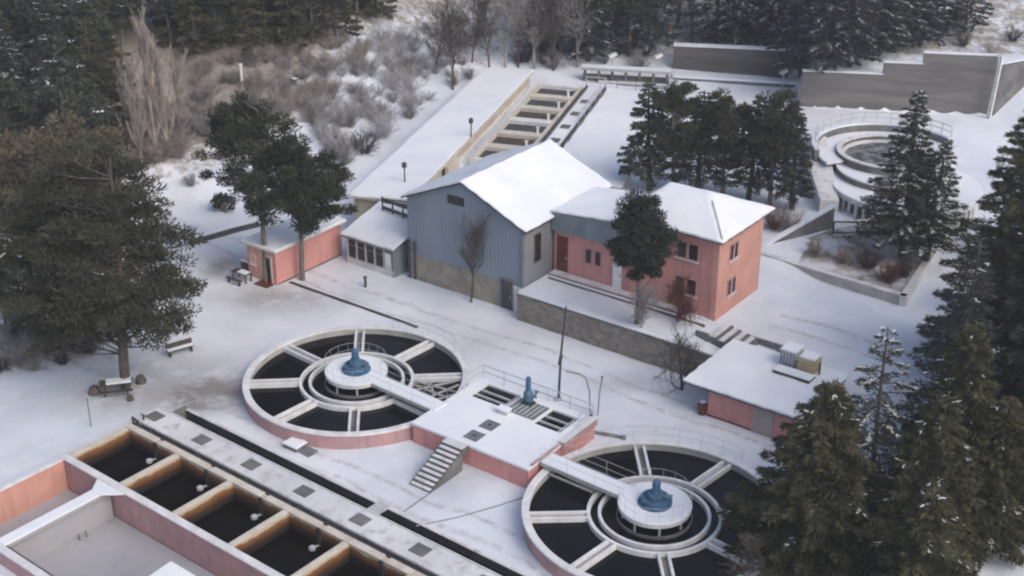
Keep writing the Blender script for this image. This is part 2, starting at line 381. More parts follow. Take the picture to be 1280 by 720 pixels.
# ------------------------------------------------------------------ ground
def build_ground():
    A = np.unique(np.concatenate([np.arange(-330, -110, 6), np.arange(-110, 0, 1.0), np.arange(0, 260, 6), [-62.52, -62.48, -51.72, -51.68, -28.27, -28.23]]))
    B = np.unique(np.concatenate([np.arange(-120, 30, 6), np.arange(30, 130, 1.0), np.arange(130, 420, 5), [70.68, 70.72, 75.98, 76.02]]))
    aa, bb = np.meshgrid(A, B); x = aa*U[0]+bb*V[0]; y = aa*U[1]+bb*V[1]
    z = terr(x, y); nb, na = aa.shape
    verts = np.stack([x, y, z], -1).reshape(-1, 3)
    idx = np.arange(nb*na).reshape(nb, na)
    faces = np.stack([idx[:-1, :-1], idx[:-1, 1:], idx[1:, 1:], idx[1:, :-1]], -1).reshape(-1, 4)
    me = bpy.data.meshes.new('ground'); me.from_pydata(verts.tolist(), [], faces.tolist())
    bm = bmesh.new(); bm.from_mesh(me)
    # openings for the sunken basins and the open channel
    def cut(a0, a1, b0, b1, fr):
        u, v, _ = fr
        for (val, ax) in ((a0, u), (a1, u), (b0, v), (b1, v)):
            geom = [f for f in bm.faces if f.calc_center_median().length < 110] ; es = set(e for f in geom for e in f.edges); vs_ = set(q for f in geom for q in f.verts)
            bmesh.ops.bisect_plane(bm, geom=geom+list(es)+list(vs_), plane_co=(ax[0]*val, ax[1]*val, 0), plane_no=(ax[0], ax[1], 0), dist=1e-5)
        kill = []
        for f in bm.faces:
            c = f.calc_center_median(); a = c.x*u[0]+c.y*u[1]; b = c.x*v[0]+c.y*v[1]
            if a0 < a < a1 and b0 < b < b1: kill.append(f)
        bmesh.ops.delete(bm, geom=kill, context='FACES')
    cut(-62.5, -34.0, 29.5, 41.3, F3); cut(-62.6, -34.0, 43.9, 45.5, F3)
    bm.to_mesh(me); bm.free()
    ca = me.color_attributes.new('mask', 'FLOAT_COLOR', 'POINT')
    co = np.empty(len(me.vertices)*3); me.vertices.foreach_get('co', co); co = co.reshape(-1, 3); x, y = co[:, 0], co[:, 1]
    y0 = 104 + 34*sst(-30, 2, x); d = y - y0
    veg = sst(0, 10, d)*.60 + sst(6, 30, d)*.25 + sst(2, 9, d)*sst(-13, -24, x)*sst(-52, -44, x)*.25
    veg = np.where(x > 27, np.maximum(veg, sst(130, 138, y)*.6), veg)
    veg = np.maximum(veg, sst(-28, -34, x)*sst(78, 86, y)*.55)
    snowy = np.exp(-(((x+26)/6)**2 + ((y-107)/8)**2)) + np.exp(-(((x+13)/8)**2 + ((y-126)/18)**2))
    veg = np.clip(veg - .55*snowy, 0, 1)
    bed = ((x*U[0]+y*U[1]) < -28.9)*((x*U[0]+y*U[1]) > -41)
    dirt_dark = np.zeros_like(x)  # dirt smudges, plus a plain dark patch left of the hut
    for (cx, cy, rx, ry, s) in ((-19.6, 76.4, 2.2, 2.0, 1.8), (-22, 80, 5, 2.5, .5), (-18.5, 91, 3, 2.5, .7), (-22.6, 96.3, 1.6, 2.2, 1.0), (-25, 76, 3.5, 2, .6), (-14, 90.5, 3, 2, .4), (-4, 66.5, 3, 1.5, .35),
                                (6.5, 78, 2, 1.2, .35), (-2.5, 84, 4, 2, .25), (28, 62, 4, 3, .3), (-12, 70.5, 2.5, 1.2, .4), (9, 72, 2, 1, .25)):
        dirt_dark += s*np.exp(-(((x-cx)/rx)**2 + ((y-cy)/ry)**2))
    arr = np.zeros((len(x), 4), np.float32); arr[:, 0] = veg; arr[:, 1] = np.clip(dirt_dark, 0, 1); arr[:, 3] = 1
    ca.data.foreach_set('color', arr.ravel())
    for p in me.polygons: p.use_smooth = True
    me.set_sharp_from_angle(angle=R(38))
    me.materials.append(MATS['ground_snow'])
    o = bpy.data.objects.new('ground', me); col.objects.link(o); struct(o)
build_ground()
# ------------------------------------------------------------------ round clarifiers
def clarifier(c, off, bridge_ang, bridge_len, label, rail_arcs, scum=None):
    t = thing('round_clarifier', label, 'settling tank', (c[0], c[1], 0))
    def arc(rad, deg, z): return Vector((c[0]+rad*math.cos(R(deg)), c[1]+rad*math.sin(R(deg)), z))
    MB().ring(c, 7.06, 7.22, -.6, .93, 96).build('tank_wall', 'pink_faded', t)
    MB().ring(c, 6.9, 7.058, .3, .93, 96).build('inner_lining', 'concrete', t)
    MB().ring(c, 6.86, 7.31, .93, 1.06, 96).build('rim', 'white_coping', t, bevel=.03)
    MB().disc(c, 6.89, -.6, .56, 96).build('water', 'dark_water', t)
    MB().ring(c, 3.52, 3.72, .2, .86, 72).ring(c, 2.92, 3.10, .2, .86, 72).build('launder_ring', 'white_coping', t)
    MB().ring(c, 3.12, 3.50, .2, .60, 72).build('launder_water', 'dark_water', t)
    for k in range(8):
        ang = off + 45*k; m = MB(); d = Vector((math.cos(R(ang)), math.sin(R(ang)), 0)); n = Vector((-d.y, d.x, 0))
        for sgn in (-1, 1):
            p = Vector((c[0], c[1], .72)) + d*3.68 + n*sgn*.26; q = Vector((c[0], c[1], .72)) + d*6.9 + n*sgn*.26
            m.bar(p, q, .15, .30)
        tr = m.build('radial_trough', 'white_coping', t)
        b = MB(); b.bar(Vector((c[0], c[1], .58)) + d*3.6, Vector((c[0], c[1], .58)) + d*6.88, .36, .14)
        sub(b.build('trough_bed', 'thin_snow' if k % 2 else 'dark_concrete', t), tr)
    # inner feed well, platform on legs, snow
    MB().ring(c, 2.02, 2.10, .2, .74, 48).build('feed_well', 'dark_concrete', t)
    MB().disc(c, 2.0, 1.20, 1.42, 56).build('platform', 'pale_concrete', t)
    MB().disc(c, 2.03, 1.42, 1.52, 56).build('platform_snow', 'roof_snow', t, bevel=.03)
    for k in range(7):
        p = arc(1.75, bridge_ang + 40 + 46*k, .3); MB().tube([p, p+Vector((0, 0, .9))], .07, 6).build('platform_leg', 'pale_metal', t)
    # bridge
    d = Vector((math.cos(R(bridge_ang)), math.sin(R(bridge_ang)), 0)); n = Vector((-d.y, d.x, 0)); o = Vector((c[0], c[1], 0))
    p, q = o + d*1.7, o + d*bridge_len
    br = MB(); br.bar(p + Vector((0, 0, 1.31)), q + Vector((0, 0, 1.31)), 1.15, .2)
    bo = br.build('bridge', 'concrete', t)
    sn = MB(); sn.bar(p + d*.2 + Vector((0, 0, 1.46)), q + Vector((0, 0, 1.46)), 1.17, .09); sub(sn.build('bridge_snow', 'roof_snow', t, bevel=.02), bo)
    m = MB()
    for sgn in (-1, 1): railing(m, [p + n*sgn*.56 + Vector((0, 0, 1.5)), q + n*sgn*.56 + Vector((0, 0, 1.5))], .95, 1.9, .009)
    sub(m.build('bridge_railing', 'pale_metal', t), bo)
    m = MB(); railing(m, [o + d*0 + Vector((2.0*math.cos(R(bridge_ang+30+20*k)), 2.0*math.sin(R(bridge_ang+30+20*k)), 1.5)) for k in range(16)], .95, 1.4, .008)
    m.build('platform_railing', 'pale_metal', t)
    # drive unit
    dr = MB().disc(c, .95, 1.52, 1.62, 32).disc(c, .80, 1.62, 1.84, 32).build('drive_unit', 'blue_paint', t, bevel=.02)
    g = MB().ring(c, .62, .80, 1.84, 1.92, 32).disc(c, .42, 1.84, 2.15, 24); sub(g.build('gear_case', 'teal_paint', t, bevel=.02), dr)
    mo = o + d*(-.05) + Vector((0, .1, 0)); mt = MB().tube([mo + Vector((0, 0, 2.15)), mo + Vector((0, 0, 2.3)), mo + Vector((0, 0, 2.32)), mo + Vector((0, 0, 2.86)), mo + Vector((0, 0, 2.95))], [.3, .3, .2, .2, .12], 14)
    for k in range(8):
        e = Vector((math.cos(k*math.pi/4), math.sin(k*math.pi/4), 0)); mt.bar(mo + e*.21 + Vector((0, 0, 2.38)), mo + e*.21 + Vector((0, 0, 2.82)), .04)
    sub(mt.build('motor', 'blue_paint', t), dr)
    e = MB(); e.tube([mo + Vector((.2, -.1, 2.0)), mo + Vector((.85, -.3, 2.0))], .16, 10); e.box(0, 0, 0, 0, 0, 0) if False else None
    sub(e.build('gear_motor', 'teal_paint', t), dr)
    # outer railing on part of the rim
    for (s0, s1) in rail_arcs:
        m = MB(); k = max(2, int(abs(s1-s0)/11)); railing(m, [arc(7.12, s0+(s1-s0)*i/k, 1.06) for i in range(k+1)], 1.0, 2.0, .010)
        m.build('rim_railing', 'pale_metal', t)
    if scum:
        m = MB()
        for i, (ra, aa, rb, ab_) in enumerate(scum): m.bar(arc(ra, aa, .92), arc(rb, ab_, .92), .10)
        m.build('scum_frame', 'concrete', t)
    return t
CA, CB = (-10.07, 77.15), (7.81, 62.11)
clarifier(CA, 4, -39.5, 7.4, 'farther round settling tank, left of the pink deck and in front of the blue hall', 'tank' and [(5, 75)],
          scum=[(3.8, -6, 6.8, -16), (3.9, -14, 6.6, -24), (4.2, -22, 6.4, -4), (5.5, -26, 6.7, -8), (6.0, -28, 6.85, -18), (4.8, -4, 5.6, -24)])
clarifier(CB, 2, 141.5, 7.45, 'nearer round settling tank at the bottom, partly behind the conifers', [(40, 128)],
          scum=[(3.8, 150, 6.8, 146.5), (3.8, 131, 6.8, 134), (3.8, 127, 6.8, 131)])

# ------------------------------------------------------------------ pink deck between the tanks
def deck():
    o = P(-42.65, 56.8); t = thing('inlet_deck', 'snow covered pink concrete deck between the two round tanks, reached by a short stair', 'platform', o, TH)
    A0, A1, B0, B1 = -46.9, -38.3, 53.3, 60.2
    wl = MB().box(A0, A1, B0, B0+.3, -.3, 1.30).box(A0, A0+.3, B0+.3, B1-.3, -.3, 1.30).box(A1-.3, A1, B0+.3, B1-.3, -.3, 1.30).box(A0, A1, B1-.3, B1, -.3, 1.30)
    wl.build('wall', 'pink_paint', t)
    # slab laid as strips round the two wells
    o1 = (-46.1, -43.5, 57.9, 59.75); o2 = (-41.0, -39.05, 57.55, 59.6)
    m = MB(); E = .06
    m.box(A0-E, A1+E, B0-E, 57.5, 1.30, 1.45)
    m.box(A0-E, o1[0], 57.5, B1+E, 1.30, 1.45); m.box(o1[1], o2[0], 57.5, B1+E, 1.30, 1.45); m.box(o2[1], A1+E, 57.5, B1+E, 1.30, 1.45)
    for q in (o1, o2): m.box(q[0], q[1], 57.5, q[2], 1.30, 1.45); m.box(q[0], q[1], q[3], B1+E, 1.30, 1.45)
    m.build('slab', 'roof_snow', t)
    for q in (o1, o2):
        m = MB().box(q[0], q[1], q[2], q[3], .5, .86); wt = m.build('well_water', 'dark_water', t)
        m = MB().box(q[0]-.1, q[0]-.002, q[2]-.1, q[3]+.1, .5, 1.298).box(q[1]+.002, q[1]+.1, q[2]-.1, q[3]+.1, .5, 1.298).box(q[0], q[1], q[3]+.002, q[3]+.1, .5, 1.298).box(q[0], q[1], q[2]-.1, q[2]-.002, .5, 1.298); m.build('well_lining', 'fascia_dark', t)
        m = MB(); n = 2
        for k in range(1, n+1):
            b = q[2] + (q[3]-q[2])*k/(n+1); m.box(q[0]-.02, q[1]+.02, b-.06, b+.06, 1.18, 1.30)
        m.build('well_beam', 'pale_metal', t)
        m = MB(); m.box(q[1]-.35, q[1]-.28, q[2], q[3], 1.16, 1.29); m.build('weir_plate', 'pale_metal', t)
    MB().box(-43.35, -41.15, 57.75, 59.5, 1.452, 1.50).build('chequer_plate', 'grey_metal', t)
    m = MB()
    for k in range(7): m.box(-43.3+.31*k, -43.24+.31*k, 57.8, 59.45, 1.50, 1.54)
    m.build('plate_rib', 'pale_metal', t)
    for (a, b) in ((-42.92, 54.25), (-42.92, 55.75)):
        h = MB().box(a-.5, a+.5, b-.5, b+.5, 1.452, 1.49).build('hatch', 'grey_metal', t, bevel=.01)
        sub(MB().box(a-.1, a+.1, b-.03, b+.03, 1.49, 1.54).build('handle', 'dark_metal', t), h)
    st = MB(); sn = MB(); n = 9
    for k in range(n):
        b1 = B0-.06 - .62 - .33*k; z = 1.40 - 1.42*(k+1)/(n+1)
        st.box(-44.15, -42.55, b1-.33, b1, -.15, z) if k >= 0 else None
        sn.box(-44.05, -42.65, b1-.33, b1-.07, z+.002, z+.06)
    st.box(-44.15, -42.55, B0-.68, B0-.062, 1.05, 1.40); sn.box(-44.1, -42.6, B0-.67, B0-.065, 1.402, 1.47)
    so = st.build('stair', 'dark_concrete', t); sub(sn.build('stair_snow', 'worn_snow', t, bevel=.015), so)
    m = MB(); z = 1.45
    railing(m, [P(A0+.1, 58.2, z), P(A0+.1, B1-.05, z), P(A1-.1, B1-.05, z), P(A1-.1, 58.6, z)], .95, 1.7, .026)
    m.build('railing', 'pale_metal', t)
    m = MB(); m.box(A1-.02, A1+.10, 53.6, 56.3, 1.46, 1.60); m.box(A1-.02, A1+.30, 56.5, 60.1, 1.1, 1.62); m.build('parapet', 'pink_faded', t, bevel=.03)
    m = MB(); m.box(A1-.04, A1+.32, 56.5, 60.1, 1.625, 1.68); m.build('parapet_snow', 'worn_snow', t)
deck()
def pump():
    o = P(-42.55, 59.2, 1.50); t = thing('pump', 'blue upright pump standing on the pink deck between two dark wells', 'pump', o, TH)
    m = MB(); m.box(-42.9, -42.2, 58.9, 59.5, 1.501, 1.60); m.build('base', 'dark_metal', t)
    m = MB(); m.tube([o+Vector((0, 0, .1)), o+Vector((0, 0, .35)), o+Vector((0, 0, .75)), o+Vector((0, 0, .95))], [.26, .32, .30, .16], 16); m.build('casing', 'teal_paint', t, smooth=True)
    m = MB(); m.tube([o+Vector((0, 0, .9)), o+Vector((0, 0, 1.0)), o+Vector((0, 0, 1.75)), o+Vector((0, 0, 1.85))], [.11, .16, .16, .10], 14); m.build('motor', 'blue_paint', t)
    m = MB(); m.tube([o+Vector((.1, 0, .5)), o+Vector((.45, -.05, .52)), o+Vector((.50, -.05, .85))], [.14, .14, .16], 12); m.build('outlet_pipe', 'teal_paint', t)
pump()
def valve_box():
    o = P(-43.05, 57.75, 1.45); t = thing('cable_box', 'low snow topped box on the deck in front of the blue pump', 'box', o, TH)
    MB().box(-43.5, -42.75, 57.2, 57.7, 1.452, 1.72).build('body', 'pale_metal', t); MB().box(-43.56, -42.69, 57.14, 57.74, 1.722, 1.80).build('snow_cap', 'roof_snow', t, bevel=.02)
valve_box()

# ------------------------------------------------------------------ row of dark water basins with channel deck
def dark_basins():
    fr = F3; A0, A1, B0, B1 = -62.65, -34.0, 36.45, 41.35
    o = P(-50, 39, 0, fr); t = thing('aeration_basin', 'long row of open dark water cells with ochre stained walls at the bottom left', 'basin', o, fr[2])
    D = 4.62; n = 6
    m = MB(); m.box(A0, A1, B0, B0+.42, -2.2, .92, fr); m.build('front_wall', 'pink_faded', t)
    m = MB(); m.box(A0, A1, B1-.4, B1, -2.2, .92, fr); m.build('back_wall', 'stained_wall', t)
    m = MB(); m.box(A0, A0+.42, B0+.42, B1-.4, -2.2, .92, fr); m.build('end_wall', 'stained_wall', t)
    m = MB(); m.box(A0-.04, A1, B0-.05, B0+.45, .92, 1.02, fr); m.build('front_coping', 'white_coping', t, bevel=.03)
    m = MB()
    for k in range(n):
        a = A0 + .44 + D*k; m.box(a-.02 if k else A0-.04, a+D*.52, B1-.43, B1+.05, .92, 1.0, fr); m.box(a+D*.60, a+D-.06, B1-.43, B1+.05, .92, 1.0, fr)
    m.build('back_coping', 'beige_trim', t, bevel=.02)
    m = MB(); m.box(A0-.04, A0+.46, B0+.46, B1-.45, .92, 1.0, fr); m.build('end_coping', 'beige_trim', t, bevel=.03)
    for k in range(n):
        a = A0 + .42 + D*k
        if k:
            dv = MB().box(a-.18, a+.18, B0+.42, B1-.4, -2.2, .92, fr).build('divider', 'stained_wall', t)
            sub(MB().box(a-.2, a+.2, B0+.46, B1-.45, .92, 1.0, fr).build('divider_coping', 'beige_trim', t, bevel=.03), dv)
        MB().box(a+.18 if k else a, a+D-.18, B0+.42, B1-.4, -2.0, -.18, fr).build('water', 'brown_water', t)
        g = MB(); ac = a + D*.56; g.box(ac-.12, ac+.12, B1-.56, B1-.44, -.5, 1.0, fr); ga = g.build('sluice_gate', 'dark_metal', t)
        p = P(ac-.05, B1-1.0, -.12, fr); q = MB().tube([p, p+Vector((0, 0, .16)), p+Vector((0, 0, .24))], [.2, .2, .08], 12); q.bar(p+Vector((0, 0, .1)), P(ac, B1-.5, -.1, fr), .08); sub(q.build('float_valve', 'pale_metal', t), ga)
    # sunken floor plate below the ground
    MB().box(A0, A1, B0, B1, -2.3, -2.2, fr).build('floor', 'dark_concrete', t)
    # channel deck with hatches and pipes
    m = MB(); m.box(A0-.6, A1, B1+.72, 43.9, -.2, .78, fr); dk = m.build('channel_deck', 'worn_snow', t, bevel=.04)
    for k in range(7):
        a = -62.4 + 4.4*k; h = MB().box(a-.5, a+.5, 42.6, 43.45, .782, .82, fr).build('hatch', 'dark_concrete', t)
        g = MB()
        for j in range(5): g.box(a-.42+.19*j, a-.36+.19*j, 42.65, 43.4, .82, .84, fr)
        sub(g.build('grating', 'grey_metal', t), h)
    m = MB(); m.box(A0-.4, A1, B1+.06, B1+.715, -.2, .58, fr); m.build('gutter', 'fascia_dark', t)
    for off, r in ((.30, .10), (.55, .08)):
        m = MB(); a = A0+.4
        m.tube([P(a, B1+off, .72, fr), P(A1, B1+off, .72, fr)], r, 10)
        for k in range(7):
            ak = a + 1 + 4.3*k; m.tube([P(ak, B1+off, .72, fr), P(ak+.12, B1+off, .72, fr)], r*1.5, 10)
        m.build('air_pipe', 'dark_metal', t)
    m = MB(); a = A0+.5; m.tube([P(a-.9, B1+.5, .46, fr), P(a-.9, B1+.5, 1.0, fr), P(a-.3, B1+.4, 1.0, fr), P(a+.3, B1+.2, .62, fr)], .09, 8); m.tube([P(a-.5, B1+1.0, .46, fr), P(a-.5, B1+1.0, 1.1, fr)], .06, 8); m.tube([P(a-.72, B1+1.0, 1.1, fr), P(a-.28, B1+1.0, 1.1, fr)], .05, 8)
    m.build('pipe_bend', 'dark_metal', t)
dark_basins()
def trench():
    fr = F3; A0, A1 = -62.6, -34.0
    o = P(-50, 44.3, 0, fr); t = thing('open_channel', 'long black open channel running beside the hatch covered walkway', 'channel', o, fr[2])
    MB().box(A0, A1, 43.905, 44.02, -1.5, .79, fr).build('near_wall', 'pale_concrete', t, bevel=.02)
    MB().box(A0, A1, 45.46, 45.62, -1.5, .03, fr).build('far_wall', 'fascia_dark', t); MB().box(A0, A1, 45.44, 45.66, .032, .10, fr).build('far_coping', 'worn_snow', t, bevel=.02)
    MB().box(A0-.1, A0, 43.905, 45.6, -1.5, .3, fr).build('end_wall', 'dark_concrete', t)
    MB().box(A0, A1, 44.02, 45.46, -1.5, -.5, fr).build('water', 'dark_water', t)
    MB().box(-45.9, -45.0, 44.022, 45.66, .105, .16, fr).build('cover_plate', 'pale_metal', t)
trench()
def empty_basin():
    fr = F3; A0, A1, B0, B1 = -62.65, -34.0, 29.4, 36.40
    o = P(-50, 33, 0, fr); t = thing('empty_basin', 'drained pink walled basin with a thinly snowed grey floor in the bottom left corner', 'basin', o, fr[2])
    MB().box(A0, A1, B0, B1, -1.5, -1.1, fr).build('floor', 'thin_snow', t)
    MB().box(A0, A0+.3, B0, B1, -1.1, .92, fr).build('end_wall', 'orange_pink', t)
    MB().box(A0-.04, A0+.34, B0, B1-.01, .92, 1.01, fr).build('end_coping', 'white_coping', t, bevel=.03)
    MB().box(A0, A1, B0-.35, B0-.002, -1.1, .92, fr).build('near_wall', 'pink_faded', t)
    MB().box(A0-.04, A1, B0-.4, B0+.06, .92, 1.03, fr).build('near_coping', 'white_coping', t, bevel=.03)
    MB().box(-57.5, A1, B0+.065, B0+.17, .70, .98, fr).build('edge_pipe', 'dark_metal', t)
    m = MB(); m.box(-58.35, -57.65, B0+.06, B1-.1, .70, .92, fr); m.box(-58.1, -57.9, B0, B1-.1, -1.1, .70, fr)
    wk = m.build('walkway', 'thin_snow', t)
    m = MB(); m.box(-58.40, -57.60, B0+.06, B1-.9, .922, 1.02, fr); m.prism([P(-58.40, B1-.9, 0, fr), P(-57.60, B1-.9, 0, fr), P(-56.6, B1-.02, 0, fr), P(-59.1, B1-.02, 0, fr)], .922, 1.02)
    sub(m.build('walkway_snow', 'roof_snow', t, bevel=.02), wk)
    p = P(-51.3, 33.0, -1.1, fr); MB().tube([p, p+Vector((0, 0, .25)), p+Vector((0, 0, .42))], [.22, .22, .10], 14).build('drain_riser', 'white_coping', t)
    m = MB(); p = P(-57.55, 34.2, -.7, fr); m.tube([p, p+Vector((.1, -.05, -.35))], .05, 6); m.tube([p+Vector((-.3, -.3, 0)), p+Vector((-.25, -.35, -.38))], .05, 6); m.build('wall_pipe', 'grey_metal', t)
    m = MB(); m.box(-55.6, -55.3, 29.9, 30.2, .95, 1.9, fr) if False else None
empty_basin()
def pump_house():
    fr = F3; o = P(-46.5, 33, 0, fr); t = thing('snowy_kiosk', 'snow roofed kiosk cut off by the bottom edge beside the pink basin wall', 'kiosk', o, fr[2])
    MB().box(-49.0, -45.4, 30.6, 33.5, -1.09, 1.05, fr).build('wall', 'pink_faded', t)
    MB().poly([P(-49.3, 30.3, 1.06, fr), P(-45.1, 30.3, 1.06, fr), P(-45.1, 33.8, 1.36, fr), P(-49.3, 33.8, 1.36, fr)][::1], .16).build('roof', 'roof_snow', t, bevel=.03)
pump_house()
def outer_snow():
    fr = F3; o = P(-60, 28.5, 0, fr)
    t = thing('concrete_sill', 'snowy concrete sill outside the pink basin at the bottom left corner', 'sill', o, fr[2])
    MB().box(-64.5, -58.9, 27.2, 28.95, -.3, .85, fr).build('body', 'concrete', t)
    MB().box(-64.55, -58.85, 27.15, 28.96, .852, .97, fr).build('snow_cap', 'roof_snow', t, bevel=.03)
    MB().box(-59.6, -59.2, 28.2, 28.5, .972, 1.2, fr).build('lifting_hook', 'dark_metal', t)
outer_snow()

# ------------------------------------------------------------------ windows and doors
def window(parent, wall, c, z0, z1, wd, frm='white_paint', leaves=2, mullion=True, proud=.03, sill=True):
    """wall 'b': faces -b at b=wall plane c[1], centred on a=c[0];  wall 'a': faces +a at a=c[0], centred on b=c[1]"""
    a, b = c; fw = .07
    def bx(m, s0, s1, d0, d1, za, zb):
        if wall == 'b': m.box(a+s0, a+s1, b-d1, b-d0, za, zb)
        else: m.box(a+d0, a+d1, b+s0, b+s1, za, zb)
    m = MB(); h = wd/2
    bx(m, -h, -h+fw, 0.002, proud+.03, z0, z1); bx(m, h-fw, h, 0.002, proud+.03, z0, z1); bx(m, -h+fw, h-fw, .002, proud+.03, z0, z0+fw); bx(m, -h+fw, h-fw, .002, proud+.03, z1-fw, z1)
    if mullion: bx(m, -.10, .10, .002, proud+.035, z0+fw, z1-fw)
    wdw = m.build('window', frm, parent)
    m = MB(); bx(m, -h+fw, h-fw, .002, .02, z0+fw, z1-fw); sub(m.build('pane', 'window_dark', parent), wdw)
    if sill:
        m = MB(); bx(m, -h-.08, h+.08, .002, .14, z0-.09, z0-.003); sub(m.build('sill', 'pale_concrete', parent), wdw)
    return wdw

# ------------------------------------------------------------------ big blue hall
def hall():
    A0, A1, B0, B1 = -62.6, -51.76, 71.4, 82.2; AM = -57.2; EV, RG = 6.65, 8.95
    o = P(AM, 77); t = thing('metal_hall', 'large blue grey metal clad hall with a snowy gable roof in the middle', 'building', o, TH)
    def gab(m, b0, b1, z0):
        pts = [(A0, z0), (A1, z0), (A1, EV), (AM, RG), (A0, EV)]
        vs = [P(a, b, z) for b in (b0, b1) for a, z in pts]
        m.add(vs, [(4, 3, 2, 1, 0), (5, 6, 7, 8, 9)] + [(i, (i+1) % 5, 5+(i+1) % 5, 5+i) for i in range(5)])
    m = MB(); gab(m, B0, B0+.2, 2.1); m.build('front_wall', 'blue_cladding', t)
    m = MB(); gab(m, B1-.2, B1, 0); m.build('back_wall', 'blue_cladding', t)
    MB().box(A1-.2, A1, B0+.2, B1-.2, 0, EV).build('side_wall', 'grey_cladding', t)
    MB().box(A0, A0+.2, B0+.2, B1-.2, 0, EV).build('side_wall', 'blue_cladding', t)
    MB().box(A0-.04, A1+.03, B0-.05, B0+.2, -.3, 2.1).build('plinth', 'stone_base', t)
    MB().box(A1-.9, A1+.06, B0-.07, B0-.052, 0.0, 2.1).build('corner_plinth', 'pale_concrete', t)
    MB().box(A1-.28, A1+.03, B0-.03, B0-.002, 2.1, EV-.1).build('corner_trim', 'grey_cladding', t)
    def slope(name, a0, z0, a1, z1, mat, thick, lift, b0=B0-.3, b1=B1+.1, **k):
        m = MB(); m.poly([P(a0, b0, z0+lift), P(a1, b0, z1+lift), P(a1, b1, z1+lift), P(a0, b1, z0+lift)], thick); return m.build(name, mat, t, **k)
    dz = (RG-EV)/(A1-AM); ov = .35
    slope('roof_sheet', A1+ov, EV-dz*ov, AM, RG, 'fascia_dark', .10, .10); slope('roof_sheet', AM, RG, A0-ov, EV-dz*ov, 'fascia_dark', .10, .10)
    slope('roof_snow', A1+ov+.02, EV-dz*ov, AM, RG, 'roof_snow', .10, .215, b0=B0-.33, bevel=.04, lumpy=1); slope('roof_snow', AM, RG, A0-ov-.02, EV-dz*ov, 'snow', .10, .215, b0=B0-.33, bevel=.04, lumpy=1)  # left slope takes the darker snow, its shade put into the colour
    # louvre
    a = -57.9; lv = MB().box(a-.75, a+.75, B0-.06, B0-.002, 7.1, 7.75).build('louvre', 'window_dark', t)
    m = MB()
    for k in range(4): m.box(a-.7, a+.7, B0-.10, B0-.062, 7.14+.16*k, 7.2+.16*k)
    sub(m.build('louvre_slat', 'dark_metal', t), lv)
    # door with a porch slab
    d = MB().box(-53.75, -52.75, B0-.10, B0-.072, 0.05, 2.25).build('door', 'fascia_dark', t)
    sub(MB().box(-53.85, -53.75, B0-.12, B0-.052, 0.05, 2.35).box(-52.75, -52.65, B0-.12, B0-.052, 0.05, 2.35).box(-53.85, -52.65, B0-.12, B0-.052, 2.352, 2.45).build('door_frame', 'grey_metal', t), d)
    sub(MB().box(-52.95, -52.88, B0-.16, B0-.102, 1.0, 1.15).build('handle', 'pale_metal', t), d)
    # downpipes
    for a in (A0+.7, A0+.15, A1-.05): MB().tube([P(a, B0-.14, .1), P(a, B0-.14, 3.2 if a < -60 else EV-.2)], .09, 8).build('downpipe', 'dark_metal' if a < -60 else 'grey_metal', t)
    # side windows
    for b in (73.0, 75.6): window(t, 'a', (A1, b), 3.6, 5.9, .9, 'grey_metal', mullion=False, sill=False)
hall()

